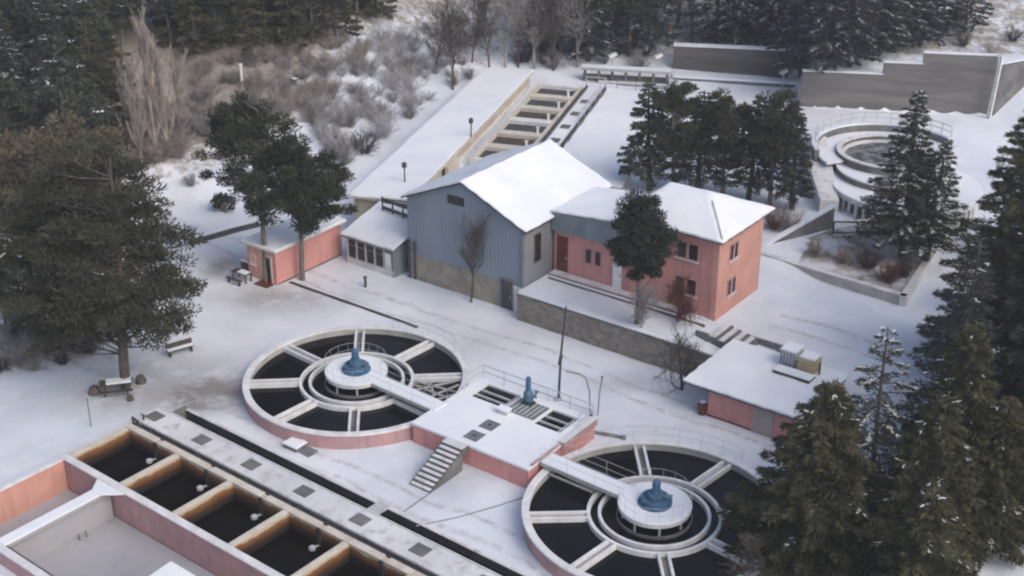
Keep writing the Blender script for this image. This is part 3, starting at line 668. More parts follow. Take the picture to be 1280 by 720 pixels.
# ------------------------------------------------------------------ pink office building
def office():
    B0 = 74.85; o = P(-44.5, 78, 2.2); t = thing('office_building', 'pink painted two storey office with a snowy hip roof above the stone wall', 'building', o, TH)
    AL, AM, AR, B1 = -51.55, -45.1, -38.2, 81.2; EV = 8.25
    MB().box(AL, AM, B0, 81.0, 1.5, 5.6).build('low_wing', 'pink_paint', t)
    MB().prism([P(AL-.1, B0-.25), P(AM-.02, B0-.25), P(AM-.02, 80.4), P(AL-.1, 80.4)], 5.602, [7.0, 7.6, 7.6, 7.0]).build('wing_fascia', 'fascia_blue', t)
    MB().poly([P(AL-.15, B0-.3, 7.12), P(AM-.05, B0-.3, 7.73), P(AM-.05, 80.5, 7.73), P(AL-.15, 80.5, 7.12)], .11).build('wing_roof_snow', 'roof_snow', t, bevel=.04, lumpy=1)
    MB().box(AM, AR, B0-.02, B1, .4, EV-.12).build('wall', 'pink_paint', t)
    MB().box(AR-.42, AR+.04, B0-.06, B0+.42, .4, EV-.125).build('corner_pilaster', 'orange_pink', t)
    MB().box(AR+.002, AR+.02, B0+.43, B1-.02, .45, EV-.13).build('lit_side_tint', 'orange_pink', t)  # lighter sheet on the right wall: side light put into its colour
    # eaves and hip roof
    e0, e1, f0, f1 = AM-.75, AR+.5, B0-.6, B1+.5
    MB().box(e0, e1, f0, f1, EV-.118, EV+.0).build('eaves', 'fascia_dark', t)
    r0 = (-43.7, 77.6, 10.15); r1 = (-40.7, 77.7, 10.15); z = EV+.12
    vs = [P(e0-.03, f0-.03, z), P(e1+.03, f0-.03, z), P(e1+.03, f1+.03, z), P(e0-.03, f1+.03, z), P(*r0), P(*r1)]
    vb = [P(e0-.03, f0-.03, EV+.003), P(e1+.03, f0-.03, EV+.003), P(e1+.03, f1+.03, EV+.003), P(e0-.03, f1+.03, EV+.003)]
    m = MB().add(vs+vb, [(0, 1, 5, 4), (1, 2, 5), (2, 3, 4, 5), (3, 0, 4), (6, 7, 1, 0), (7, 8, 2, 1), (8, 9, 3, 2), (9, 6, 0, 3), (9, 8, 7, 6)]); rf = m.build('roof', 'roof_snow', t, lumpy=.8)
    m = MB()
    for (p, q) in ((vs[1], vs[5]), (vs[0], vs[4])): m.bar(p.lerp(q, .05)+Vector((0, 0, .01)), p.lerp(q, .8)+Vector((0, 0, .01)), .10, .08)
    sub(m.build('hip_ridge', 'thin_snow', t), rf)
    # openings
    for a in (-48.55, -47.75): window(t, 'b', (a, B0), 3.65, 4.85, .60, 'pink_faded', mullion=False, sill=False)
    for z0 in (6.15, 3.55): window(t, 'b', (-40.55, B0-.02), z0, z0+1.25, 1.7, 'pink_faded')
    window(t, 'b', (-43.2, B0-.02), 6.15, 7.4, 1.5, 'pink_faded')
    for z0 in (6.05, 3.4): window(t, 'a', (AR+.02, 76.9), z0, z0+1.25, 1.2, 'pink_faded')
    d = MB().box(-51.3, -50.35, B0-.05, B0-.002, 2.45, 5.2).build('door', 'red_brown', t); sub(MB().box(-50.5, -50.43, B0-.10, B0-.052, 3.5, 3.65).build('handle', 'pale_metal', t), d)
    d = MB().box(-46.45, -45.75, B0-.05, B0-.002, 2.45, 4.55).build('door', 'white_paint', t, label='white side door'); sub(MB().box(-45.9, -45.84, B0-.10, B0-.052, 3.4, 3.55).build('handle', 'dark_metal', t), d)
    MB().box(AL+.1, -40.4, B0-.75, B0-.06, 2.0, 2.42).build('entrance_step', 'pink_faded', t)
    MB().box(AL+.1, -40.4, B0-.78, B0-.07, 2.423, 2.47).build('step_snow', 'worn_snow', t)
    MB().tube([P(AM-.08, B0-.1, 2.4), P(AM-.08, B0-.1, 7.0)], .06, 8).build('downpipe', 'pink_faded', t)
office()

# ------------------------------------------------------------------ stone retaining wall and terrace steps
def retaining():
    o = P(-44, 70.5); t = thing('stone_wall', 'brown stone retaining wall with a snowy coping below the pink office', 'wall', o, TH)
    MB().box(-51.6, -35.6, 70.35, 70.72, -.3, 2.05).build('masonry', 'stone_wall', t)
    MB().box(-51.65, -35.55, 70.27, 70.80, 2.05, 2.14).build('coping', 'dark_concrete', t, bevel=.02)
    MB().box(-51.6, -35.6, 70.36, 70.82, 2.142, 2.23).build('coping_snow', 'snow', t, bevel=.03)
retaining()
def steps():
    o = P(-36, 73.3, 2); t = thing('outdoor_steps', 'short flight of concrete steps beside the office corner and the low pink roof', 'steps', o, TH)
    m = MB(); n = MB()
    for k in range(4):
        m.box(-37.2+.62*k, -36.6+.62*k, 72.3, 74.6, 1.2, 2.34-.12*k); n.box(-37.15+.62*k, -36.78+.62*k, 72.35, 74.55, 2.342-.12*k, 2.39-.12*k)
    m.build('tread', 'dark_concrete', t); n.build('tread_snow', 'worn_snow', t)
    MB().box(-38.2, -37.25, 72.2, 72.38, 1.6, 2.5).build('side_kerb', 'dark_concrete', t); MB().box(-37.2, -32.8, 74.62, 74.8, 1.2, 1.95).build('kerb', 'grey_metal', t); MB().box(-32.98, -32.8, 73.6, 74.6, 1.2, 1.95).build('kerb_return', 'grey_metal', t)
steps()
def strip_kerb():
    o = P(-44, 73.9, 2.2); t = thing('path_kerb', 'low dark kerb along the snowy strip in front of the pink office', 'kerb', o, TH)
    MB().box(-51.2, -38.3, 73.55, 73.75, 2.0, 2.32).build('stone', 'dark_concrete', t, bevel=.02); MB().box(-51.2, -38.3, 73.70, 73.95, 2.2, 2.335).build('snow_cap', 'snow', t)
strip_kerb()

# ------------------------------------------------------------------ low pink building on the right
def low_building():
    o = P(-31.5, 69); t = thing('low_pink_store', 'low pink store room with a flat snow covered roof, half hidden by the conifer', 'building', o, TH)
    MB().box(-34.1, -28.2, 66.75, 72.0, -.3, 2.0).build('wall', 'pink_paint', t)
    MB().box(-35.6, -27.6, 66.3, 72.6, 2.0, 2.18).build('roof_slab', 'dark_concrete', t)
    m = MB(); m.poly([P(-35.7, 66.22, 2.30), P(-27.5, 66.22, 2.30), P(-27.5, 72.8, 2.42), P(-35.7, 72.8, 2.42)], .115); m.build('roof_snow', 'roof_snow', t, bevel=.04, lumpy=1)
    sh = MB().box(-31.0, -29.6, 66.68, 66.745, -.05, 1.9).build('roller_shutter', 'shutter', t)
    sub(MB().box(-31.1, -29.5, 66.60, 66.74, 1.902, 1.998).build('shutter_box', 'grey_metal', t), sh)
    MB().box(-34.15, -31.05, 66.70, 66.745, -.1, .12).build('plinth', 'red_brown', t); MB().box(-29.55, -28.2, 66.70, 66.745, -.1, .12).build('plinth', 'red_brown', t)
low_building()
def barrel():
    p = P(-34.45, 66.75, 0); t = thing('barrel', 'dark red barrel standing at the left corner of the low pink store', 'barrel', p)
    MB().tube([p, p+Vector((0, 0, .1)), p+Vector((0, 0, .45)), p+Vector((0, 0, .8)), p+Vector((0, 0, .9))], [.26, .30, .32, .30, .27], 16).build('shell', 'red_brown', t)
    m = MB()
    for z in (.25, .62): m.ring(p, .29, .335, z, z+.05, 20)
    m.build('hoop', 'dark_metal', t); MB().disc(p, .24, .902, .95, 16).build('snow_cap', 'snow', t)
barrel()
def roof_boxes():
    o = P(-30.8, 71.7, 2.42); t = thing('metal_tank', 'grey ribbed metal cistern on the low snowy roof, left of the tan crate', 'tank', o, TH)
    MB().box(-31.6, -30.55, 71.3, 72.5, 2.44, 3.55).build('body', 'pale_metal', t, bevel=.03)
    m = MB()
    for k in range(5): m.box(-31.55+.22*k, -31.48+.22*k, 71.24, 71.298, 2.5, 3.5)
    m.build('rib', 'grey_metal', t); MB().box(-31.63, -30.52, 71.27, 72.53, 3.553, 3.66).build('snow_cap', 'roof_snow', t, bevel=.03)
    o = P(-29.7, 71.7, 2.42); t = thing('wooden_crate', 'tan crate with a snow cap on the low roof beside the grey cistern', 'crate', o, TH)
    MB().box(-30.35, -29.2, 71.2, 72.3, 2.55, 3.42).build('body', 'tan_card', t, bevel=.02)
    m = MB()
    for k in range(3): m.box(-30.38, -29.17, 71.16, 71.198, 2.6+.32*k, 2.70+.32*k)
    m.build('batten', 'tan_card', t); MB().box(-30.3, -29.25, 71.25, 72.25, 3.423, 3.55).build('snow_cap', 'roof_snow', t, bevel=.04)
    MB().tube([P(-29.0, 71.6, 2.5), P(-29.0, 71.6, 3.3)], .07, 8).build('strap', 'dark_metal', t)
    o = P(-30.5, 70.6, 2.4); t = thing('pallet', 'snow covered pallet lying in front of the crate and cistern', 'pallet', o, TH)
    m = MB()
    for k in range(3): m.box(-31.5, -29.0, 70.2+.38*k, 70.3+.38*k, 2.40, 2.55)
    m.build('runner', 'dark_wood', t); m = MB()
    for k in range(6): m.box(-31.5+.43*k, -31.15+.43*k, 70.2, 71.05, 2.551, 2.59)
    m.build('slat', 'dark_wood', t); MB().box(-31.5, -29.0, 70.2, 71.05, 2.592, 2.68).build('snow_cap', 'roof_snow', t, bevel=.03)
roof_boxes()

# ------------------------------------------------------------------ glazed annex and pink hut
def annex():
    A0, A1, B0, B1 = -68.2, -63.4, 70.5, 74.6
    o = P(-65.8, 72.5); t = thing('glazed_annex', 'low glazed lean-to with a snowy roof attached to the left of the blue hall', 'annex', o, TH)
    MB().box(A0, A1, B0, B0+.2, -.2, .55).build('plinth', 'pale_concrete', t)
    MB().box(A1-.12, A1, B0, B1, -.2, 2.35).build('side_wall', 'fascia_blue', t); MB().box(A0, A0+.12, B0+.2, B1, -.2, 2.35).build('side_wall', 'fascia_blue', t); MB().box(A0, A1, B1, B1+.15, -.2, 3.5).build('back_wall', 'pale_concrete', t)
    n = 5
    for k in range(n+1):
        a = A0 + (A1-A0-.12)*k/n; MB().box(a, a+.12, B0+.02, B0+.16, .55, 2.35).build('post', 'pale_metal', t)
    for k in range(n):
        a = A0 + (A1-A0-.12)*k/n + .12; w_ = (A1-A0-.12)/n-.12
        f = MB().box(a, a+w_, B0+.05, B0+.12, .55, .63).box(a, a+w_, B0+.05, B0+.12, 1.6, 1.66).box(a+.002, a+.05, B0+.045, B0+.125, .55, 2.34).box(a+w_-.05, a+w_-.002, B0+.045, B0+.125, .55, 2.34).build('window', 'grey_metal', t); sub(MB().box(a, a+w_, B0+.075, B0+.09, .63, 2.35).build('pane', 'window_dark', t), f)
    d = MB().box(A1-.85, A1-.2, B0-.03, B0-.002, -.1, 2.0).build('door', 'pale_metal', t); sub(MB().box(A1-.75, A1-.3, B0-.05, B0-.032, 1.0, 1.9).build('door_pane', 'white_coping', t), d)
    MB().box(A0-.25, A1+.25, B0-.3, B0-.15, 2.30, 2.45).build('gutter', 'grey_metal', t)
    MB().poly([P(A0-.3, B0-.32, 2.58), P(A1+.3, B0-.32, 2.58), P(A1+.3, B1+.2, 3.75), P(A0-.3, B1+.2, 3.75)], .13).build('roof_snow', 'snow', t, bevel=.04, lumpy=1)
annex()
def hut():
    A0, A1, B0, B1 = -72.6, -69.6, 64.2, 71.4
    o = P(-71.1, 67.8); t = thing('pink_hut', 'small pink flat roofed hut with a dark open doorway, left of the annex', 'building', o, TH)
    MB().box(A0, A1, B0, B1, -.3, 2.82).build('wall', 'pink_paint', t)
    MB().box(A1+.002, A1+.02, B0+.02, B1-.02, -.2, 2.8).build('side_render', 'pink_paint', t)
    MB().box(A0+.2, A1-.3, B0-.03, B0-.002, -.2, 2.8).build('front_render', 'orange_pink', t)
    MB().box(A0-.3, A1+.35, B0-.3, B1+.3, 2.82, 2.92).build('eaves', 'beige_trim', t)
    MB().box(A0-.32, A1+.37, B0-.32, B1+.32, 2.922, 3.06).build('roof_snow', 'roof_snow', t, bevel=.05, lumpy=1)
    d = MB().box(-70.95, -70.1, B0-.06, B0-.032, .05, 2.12).build('door', 'window_dark', t); sub(MB().box(-71.08, -70.95, B0-.08, B0-.032, .0, 2.25).box(-70.1, -69.97, B0-.08, B0-.032, .0, 2.25).box(-71.08, -69.97, B0-.08, B0-.032, 2.252, 2.35).build('door_frame', 'beige_trim', t), d)
    MB().box(-71.2, -69.8, B0-.9, B0-.1, -.1, .12).build('doorstep', 'red_brown', t); MB().box(A1+.021, A1+.06, B0+.1, B1-.1, -.2, .18).build('plinth', 'dark_concrete', t)
    window(t, 'b', (-72.0, B0-.002), 1.2, 2.1, .5, 'beige_trim', mullion=False)
hut()
def log_store():
    o = P(-72.3, 63.2); t = thing('garden_table', 'snow dusted garden table with a bench at the left side of the pink hut', 'table', o, TH)
    MB().box(-73.2, -71.6, 62.9, 63.6, .70, .78).build('tabletop', 'dark_wood', t)
    for a in (-73.1, -71.75):
        for b in (62.95, 63.5): MB().box(a, a+.08, b, b+.08, -.05, .70).build('leg', 'dark_metal', t)
    MB().box(-73.2, -71.6, 62.3, 62.6, .40, .46).build('bench', 'dark_wood', t)
    for a in (-73.0, -71.85): MB().box(a, a+.08, 62.35, 62.55, -.05, .40).build('bench_leg', 'dark_metal', t)
    MB().box(-72.6, -71.7, 62.95, 63.55, .783, .86).build('snow_cap', 'roof_snow', t, bevel=.02)
    o = P(-73.2, 64.6); t = thing('dark_crate', 'dark crate with a snowy lid against the left wall of the pink hut', 'crate', o, TH)
    MB().box(-73.6, -72.75, 64.3, 65.5, -.05, 1.0).build('body', 'dark_wood', t, bevel=.02); MB().box(-73.65, -72.72, 64.25, 65.55, 1.002, 1.1).build('snow_cap', 'worn_snow', t, bevel=.03)
log_store()

# ------------------------------------------------------------------ long shed, filter basins and snow slab at the back
def shed():
    fr = F2; A0, A1, B0, B1 = -40.6, -35.5, 94.2, 131.8
    o = P(-38, 113, 1.5, fr); t = thing('long_shed', 'long shed with a plain snow roof and pale yellow wall behind the hall', 'building', o, fr[2])
    MB().box(A0+.3, A1-.3, B0+.3, B1-.3, -.5, 3.7, fr).build('wall', 'yellow_wall', t)
    MB().box(A0, A1, B0, B1, 3.70, 3.86, fr).build('fascia', 'beige_trim', t)
    MB().poly([P(A0-.05, B0-.05, 3.95, fr), P(A1+.03, B0-.05, 4.12, fr), P(A1+.03, B1+.05, 4.12, fr), P(A0-.05, B1+.05, 3.95, fr)], .14).build('roof_snow', 'roof_snow', t, bevel=.05, lumpy=1.3)
    MB().box(A1-.298, A1-.05, 100, 131, 2.2, 2.75, fr).build('wall_ledge', 'worn_snow', t)
    MB().box(A1+.02, A1+.35, 103, 106, 2.2, 3.75, fr).build('door_panel', 'yellow_wall', t)
shed()
def stovepipe(px, py, label):
    p = atz(px, py, 4.0); t = thing('vent_pipe', label, 'vent', p)
    MB().tube([p+Vector((0, 0, .05)), p+Vector((0, 0, 1.3))], .06, 8).build('pipe', 'dark_metal', t); MB().tube([p+Vector((0, 0, 1.3)), p+Vector((0, 0, 1.45)), p+Vector((0, 0, 1.75)), p+Vector((0, 0, 1.85))], [.08, .22, .2, .05], 10).build('cowl', 'dark_metal', t)
stovepipe(506, 229, 'dark vent pipe with a cowl standing on the near end of the long shed roof')
stovepipe(589, 172, 'stubby dark vent near the middle of the yellow edge of the long shed')
def filters():
    fr = F2; A0, A1, B0, B1 = -34.7, -30.0, 107.5, 131.0; Z = 3.0
    o = P(-32, 119, 2, fr); t = thing('filter_basin', 'row of small open filter cells between the long shed and the snowy walkway', 'basin', o, fr[2])
    n = 6; D = (B1-B0)/n
    MB().box(A0, A0+.35, B0, B1, 0, Z, fr).build('side_wall', 'beige_trim', t); MB().box(A1-.35, A1, B0, B1, 0, Z, fr).build('side_wall', 'beige_trim', t)
    for k in range(n+1):
        b = B0 + D*k; MB().box(A0+.35, A1-.35, b-.55 if k else b, b+.55 if k < n else b, 0, Z-.003, fr).build('divider', 'beige_trim' if k % 3 else 'white_coping', t)
    for k in range(n):
        b = B0 + D*k + .55; MB().box(A0+.35, A1-.35, b, b+D-1.1, .5, Z-.35, fr).build('filter_bed', 'fascia_dark' if k not in (1, 3) else 'dark_wood', t)
        p = P(A1-.7, B0+D*k+.3, Z, fr); MB().tube([p, p+Vector((0, 0, .55)), p+Vector((0, 0, .6))], [.12, .12, .2], 10).build('valve_post', 'white_paint', t)
filters()
def back_walk():
    fr = F2; A0, A1, B0, B1 = -29.7, -27.6, 106, 131
    o = P(-28.6, 118, 2, fr); t = thing('filter_walkway', 'snowy walkway with three square hatches beside the open filter cells', 'walkway', o, fr[2])
    MB().box(A0, A1, B0, B1, 0, 2.98, fr).build('deck', 'concrete', t); MB().box(A0+.32, A1-.32, B0, B1, 2.982, 3.06, fr).build('deck_snow', 'roof_snow', t, bevel=.02)
    for a in (A0+.05, A1-.12): MB().box(a, a+.10, B0, B1, 2.984, 3.25, fr).build('side_rail', 'dark_metal', t)
    for b in (113.5, 117.5, 121.5, 125.5): MB().box(-29.1, -28.2, b, b+1.1, 3.062, 3.10, fr).build('hatch', 'dark_concrete', t)
    m = MB(); railing(m, [P(A1-.02, 119, 3.0, fr), P(A1-.02, B1, 3.0, fr), P(A0, B1, 3.0, fr)], 1.1, 2.2, .04); m.build('railing', 'pale_metal', t)
back_walk()
def back_slab():
    fr = F2; o = P(-24, 117, 2, fr); t = thing('snow_slab', 'wide flat snow covered tank roof behind the blue hall', 'tank roof', o, fr[2])
    MB().box(-27.3, -20.5, 104.5, 131, 0, 2.9, fr).build('tank_wall', 'pale_concrete', t); MB().box(-27.4, -20.4, 104.4, 131.1, 2.902, 3.08, fr).build('snow_cap', 'roof_snow', t, bevel=.05, lumpy=1.5)
    m = MB(); railing(m, [P(-20.6, 120, 3.05, fr), P(-20.6, 130.9, 3.05, fr), P(-26.5, 130.9, 3.05, fr)], 1.0, 2.2, .04); m.build('railing', 'grey_metal', t)
back_slab()
def gallery():
    p0 = Vector((7.6, 137.6, 0)); p1 = Vector((16.0, 136.0, 0)); d = (p1-p0).normalized(); rot = math.atan2(d.y, d.x); fr = (tuple(d[:2]), (-d.y, d.x), rot)
    a0 = p0.x*d.x+p0.y*d.y; b0 = -p0.x*d.y+p0.y*d.x; L = (p1-p0).length
    t = thing('pipe_gallery', 'dark slatted low structure with a long snowy beam across the back of the snow slab', 'gallery', P(a0+L/2, b0, 1.8, fr), rot)
    for k in range(7): MB().box(a0+L*k/6-.12, a0+L*k/6+.12, b0-.3, b0+.3, 1.2, 3.9, fr).build('post', 'dark_concrete', t)
    MB().box(a0-.2, a0+L+.2, b0-.05, b0+.15, 1.5, 3.4, fr).build('panel', 'brown_concrete', t)
    MB().box(a0-.4, a0+L+.4, b0-.45, b0+.45, 3.9, 4.15, fr).build('beam', 'concrete', t); MB().box(a0-.4, a0+L+.4, b0-.47, b0+.47, 4.152, 4.3, fr).build('beam_snow', 'snow', t, bevel=.03)
    MB().box(a0+1.5, a0+L, b0-.55, b0-.4, 2.7, 2.9, fr).build('rail', 'worn_snow', t)
gallery()

# ------------------------------------------------------------------ walls at the back
def wall_line(name, label, p0, p1, z0, tops, mat, thick=.4, cap=.14, capmat='snow', cat='wall'):
    p0, p1 = Vector(p0), Vector(p1); d = (p1-p0); L = d.length; d.normalize(); rot = math.atan2(d.y, d.x); fr = ((d.x, d.y), (-d.y, d.x), rot)
    a0 = p0.x*d.x+p0.y*d.y; b0 = -p0.x*d.y+p0.y*d.x
    t = thing(name, label, cat, P(a0+L/2, b0, z0, fr), rot); m = MB(); c = MB(); s = 0
    for (f, z) in tops:
        m.box(a0+L*s, a0+L*f, b0, b0+thick, z0-1.5, z, fr); c.box(a0+L*s-.04, a0+L*f+.04, b0-.06, b0+thick+.06, z+.002, z+cap, fr); s = f
    m.build('panel', mat, t); c.build('coping_snow', capmat, t, bevel=.02); return t
wall_line('boundary_wall', 'tall stepped grey concrete wall at the far right behind the round cascade', (28.6, 129.9), (46.6, 127.1), 2.0, [(.42, 5.9), (.62, 7.1), (1, 8.2)], 'shutter_concrete')
wall_line('boundary_wall', 'grey concrete wall running off the right edge beyond the pale pole', (46.9, 127.0), (58, 133), 2.0, [(.4, 7.4), (1, 7.0)], 'dark_concrete')
wall_line('garage_wall', 'dark brown blank wall below the conifers at the back centre', (17.0, 140.2), (30.4, 138.0), 2.2, [(1, 5.6)], 'brown_concrete', .8, .18)
wall_line('low_ledge', 'long low snow topped ledge in front of the dark brown back wall', (16.8, 137.8), (33.0, 134.6), 2.2, [(1, 2.9)], 'dark_concrete', 1.0, .25)
def concrete_pole():
    p = Vector((46.2, 126.2, th(46.2, 126.2))); t = thing('concrete_pole', 'pale square concrete pole standing in front of the far right wall', 'pole', p)
    MB().tube([p+Vector((0, 0, -.3)), p+Vector((.35, 0, 6.2))], [.27, .2], 4).build('shaft', 'pale_concrete', t); MB().box(0, 0, 0, 0, 0, 0) if False else None
    MB().bar(p+Vector((-.15, 0, 6.25)), p+Vector((.9, 0, 6.35)), .18).build('head', 'pale_metal', t)
concrete_pole()
def floodlight(px, py, z, label, h=3.0):
    p = atz(px, py, z); t = thing('floodlight', label, 'lamp', p)
    MB().tube([p, p+Vector((0, 0, h))], .07, 6).build('post', 'pale_metal', t); MB().bar(p+Vector((-.35, -.15, h+.15)), p+Vector((.35, .1, h+.45)), .45, .28).build('lamp_head', 'white_paint', t)
floodlight(765, 98, 2.6, 'white floodlight on a post at the back of the snow slab', 2.2)
floodlight(978, 112, 2.4, 'white slanting lamp post at the right end of the dark brown wall', 1.6)
floodlight(822, 92, 3.0, 'white floodlight left of the dark brown back wall', 1.6)

# ------------------------------------------------------------------ garden bed, ramp wall and round cascade on the right
K0, K1, K2 = Vector((18.7, 93.9, 0)), Vector((27.75, 86.35, 0)), Vector((33.6, 97.0, 0))
def kerb_wall():
    t = thing('garden_wall', 'low grey wall edging the snowy garden bed under the right hand cedar', 'wall', K1)
    for i, (p, q, mt) in enumerate(((K0, K1, 'concrete'), (K1, K2, 'pale_concrete'))):
        d = (q-p).normalized(); n = Vector((-d.y, d.x, 0)) if i == 0 else Vector((-d.y, d.x, 0))
        m = MB(); m.prism([p, q, q+n*.4, p+n*.4], .8, [2.25, 2.25, 2.25, 2.25]); m.build('segment', mt, t)
        m = MB(); m.prism([p-n*.03, q-n*.03, q+n*.43, p+n*.43], 2.252, 2.33); m.build('coping_snow', 'worn_snow', t)
kerb_wall()
def bed():
    d1 = (K1-K0).normalized(); d2 = (K2-K1).normalized()
    pts = [K0+Vector((.45, .3, 0)), K1+Vector((-.05, .55, 0)), K2+Vector((-.5, 0, 0)), Vector((29.7, 100.5, 0)), Vector((25.0, 98.5, 0))]
    o = MB().prism(pts, .8, [2.1, 2.1, 2.1, 2.3, 2.3]).build('garden_ground', 'garden', None); struct(o)
simple('garden', (.62, .62, .64), (.20, .16, .13), .55, .9, None, .5, .1, 8, .40, .62)
bed()
def ramp_wall():
    p0 = Vector((19.4, 95.6, 0)); p1 = Vector((25.3, 98.9, 0)); t = thing('ramp_wall', 'grey wall rising in a wedge from the garden wall up to the round cascade', 'wall', p0)
    d = (p1-p0).normalized(); n = Vector((-d.y, d.x, 0))
    MB().prism([p0, p1, p1+n*.35, p0+n*.35], 1.0, [2.1, 4.05, 4.05, 2.1]).build('panel', 'dark_concrete', t)
    MB().prism([p0-n*.06, p1-n*.06, p1+n*.41, p0+n*.41], [2.102, 4.052, 4.052, 2.102], [2.24, 4.2, 4.2, 2.24]).build('coping_snow', 'roof_snow', t)
ramp_wall()
def bed_fence():
    t = thing('metal_fence', 'dark picket fence at the foot of the round cascade', 'fence', (27.3, 97.6, 2.3)); m = MB()
    p, q = Vector((25.0, 97.6, 2.25)), Vector((30.6, 97.4, 2.25)); railing(m, [p, q], 1.1, 1.9, .05, (1.0, .15)); m.build('frame', 'dark_metal', t)
    m = MB(); L = (q-p).length
    for k in range(36):
        c = p.lerp(q, (k+.5)/36); m.bar(c+Vector((0, 0, .15)), c+Vector((0, 0, 1.08)), .035)
    m.build('picket', 'dark_metal', t); MB().box(25.0, 30.6, 97.3, 97.75, 1.9, 2.36, F0).build('footing', 'worn_snow', t)
bed_fence()
def cascade():
    c = (32.4, 104.6); t = thing('round_cascade', 'snow covered round stepped cascade basin half hidden behind the cedar', 'cascade', (c[0], c[1], 2))
    MB().disc(c, 5.2, 1.0, 2.9, 64).build('base', 'dark_concrete', t)
    for k in range(22):
        a = 180 + 8.2*k; p = (c[0]+5.6*math.cos(R(a)), c[1]+5.6*math.sin(R(a))); MB().tube([(p[0], p[1], 1.6), (p[0], p[1], 3.3)], .17, 6).build('pier', 'white_coping', t)
    MB().disc(c, 6.0, 3.3, 3.6, 72).build('lower_tier', 'white_coping', t); MB().disc(c, 6.06, 3.602, 3.78, 72).build('lower_tier_snow', 'roof_snow', t, bevel=.05)
    c1 = (32.1, 107.0); MB().disc(c1, 4.9, 3.785, 4.25, 64).build('middle_tier', 'dark_concrete', t); MB().disc(c1, 4.95, 4.252, 4.4, 64).build('middle_tier_snow', 'roof_snow', t, bevel=.04)
    c2 = (31.9, 109.0)
    MB().ring(c2, 3.95, 4.3, 2.0, 5.0, 72).build('bowl_wall', 'dark_concrete', t); MB().ring(c2, 3.88, 4.36, 5.002, 5.12, 72).build('bowl_rim', 'worn_snow', t, bevel=.03)
    MB().disc(c2, 3.94, 2.0, 4.5, 56).build('bowl_floor', 'bowl_ice', t)
    MB().ring(c2, 3.6, 3.9, 4.55, 4.75, 60, 10, 190).build('inner_ledge', 'worn_snow', t)
    MB().ring(c2, 6.0, 6.4, 2.0, 5.4, 60, 20, 185).build('rear_wall', 'dark_concrete', t); MB().ring(c2, 4.40, 5.99, 4.6, 4.8, 60, 20, 200).build('rear_walk', 'snow', t); MB().ring(c2, 5.95, 6.45, 5.402, 5.55, 60, 20, 185).build('rear_coping', 'snow', t)
    m = MB(); railing(m, [Vector((c2[0]+6.2*math.cos(R(a)), c2[1]+6.2*math.sin(R(a)), 5.5)) for a in range(20, 186, 11)], 1.0, 1.2, .03); m.build('rear_railing', 'pale_metal', t)
    m = MB(); m.prism([Vector((24.9, 102.2, 0)), Vector((26.4, 102.2, 0)), Vector((27.4, 112.6, 0)), Vector((25.2, 113.4, 0))], 1.2, [3.3, 3.3, 5.1, 5.1]); m.build('flank_ramp', 'worn_snow', t)
    for (dx, dy, z) in ((-2.0, -4.2, 3.78), (-1.6, -1.2, 4.4)): p = Vector((c[0]+dx, c[1]+dy, z)); MB().tube([p, p+Vector((0, 0, 1.4))], .13, 8).build('inlet_post', 'dark_metal', t)
simple('bowl_ice', (.05, .05, .055), (.30, .30, .31), 1.2, .8, None, .3, .05, 8, .42, .68)
cascade()

# ------------------------------------------------------------------ poles, pipes and small things in the yard
def pole():
    p = Vector((2.98, 75.88, 0)); t = thing('metal_pole', 'tall thin dark metal pole leaning slightly behind the pink deck', 'pole', p)
    MB().tube([p+Vector((0, 0, -.2)), p+Vector((.12, 0, 3.4)), p+Vector((.38, 0, 6.7))], [.085, .075, .05], 8).build('shaft', 'dark_metal', t); MB().box(p.x-.2, p.x+.2, p.y-.2, p.y+.2, -.1, .14, F0).build('base', 'concrete', t)
    MB().bar(p+Vector((.02, 0, 2.6)), p+Vector((.14, 0, 3.3)), .19).build('junction_box', 'dark_metal', t)
pole()
def goosenecks():
    p = Vector((4.93, 73.85, 0)); t = thing('gooseneck_pipe', 'thin grey vent pipe bending over at the top beside the pink deck', 'pipe', p)
    MB().tube([p+Vector((0, 0, -.2)), p+Vector((-.1, 0, 1.8)), p+Vector((-.35, 0, 2.75)), p+Vector((-.75, .1, 3.0)), p+Vector((-1.6, .2, 3.1))], .045, 8).build('pipe', 'grey_metal', t); MB().disc(p, .16, -.1, .12, 12).build('footing', 'dark_metal', t)
    p = Vector((5.4, 73.95, 0)); t = thing('stand_pipe', 'thin straight grey stand pipe to the right of the bent vent pipe', 'pipe', p)
    MB().tube([p+Vector((0, 0, -.2)), p+Vector((.05, 0, 1.4)), p+Vector((.2, 0, 2.7))], .04, 8).build('pipe', 'grey_metal', t); MB().tube([p+Vector((.2, 0, 2.7)), p+Vector((.2, 0, 2.8))], .08, 8).build('cap', 'grey_metal', t)
goosenecks()
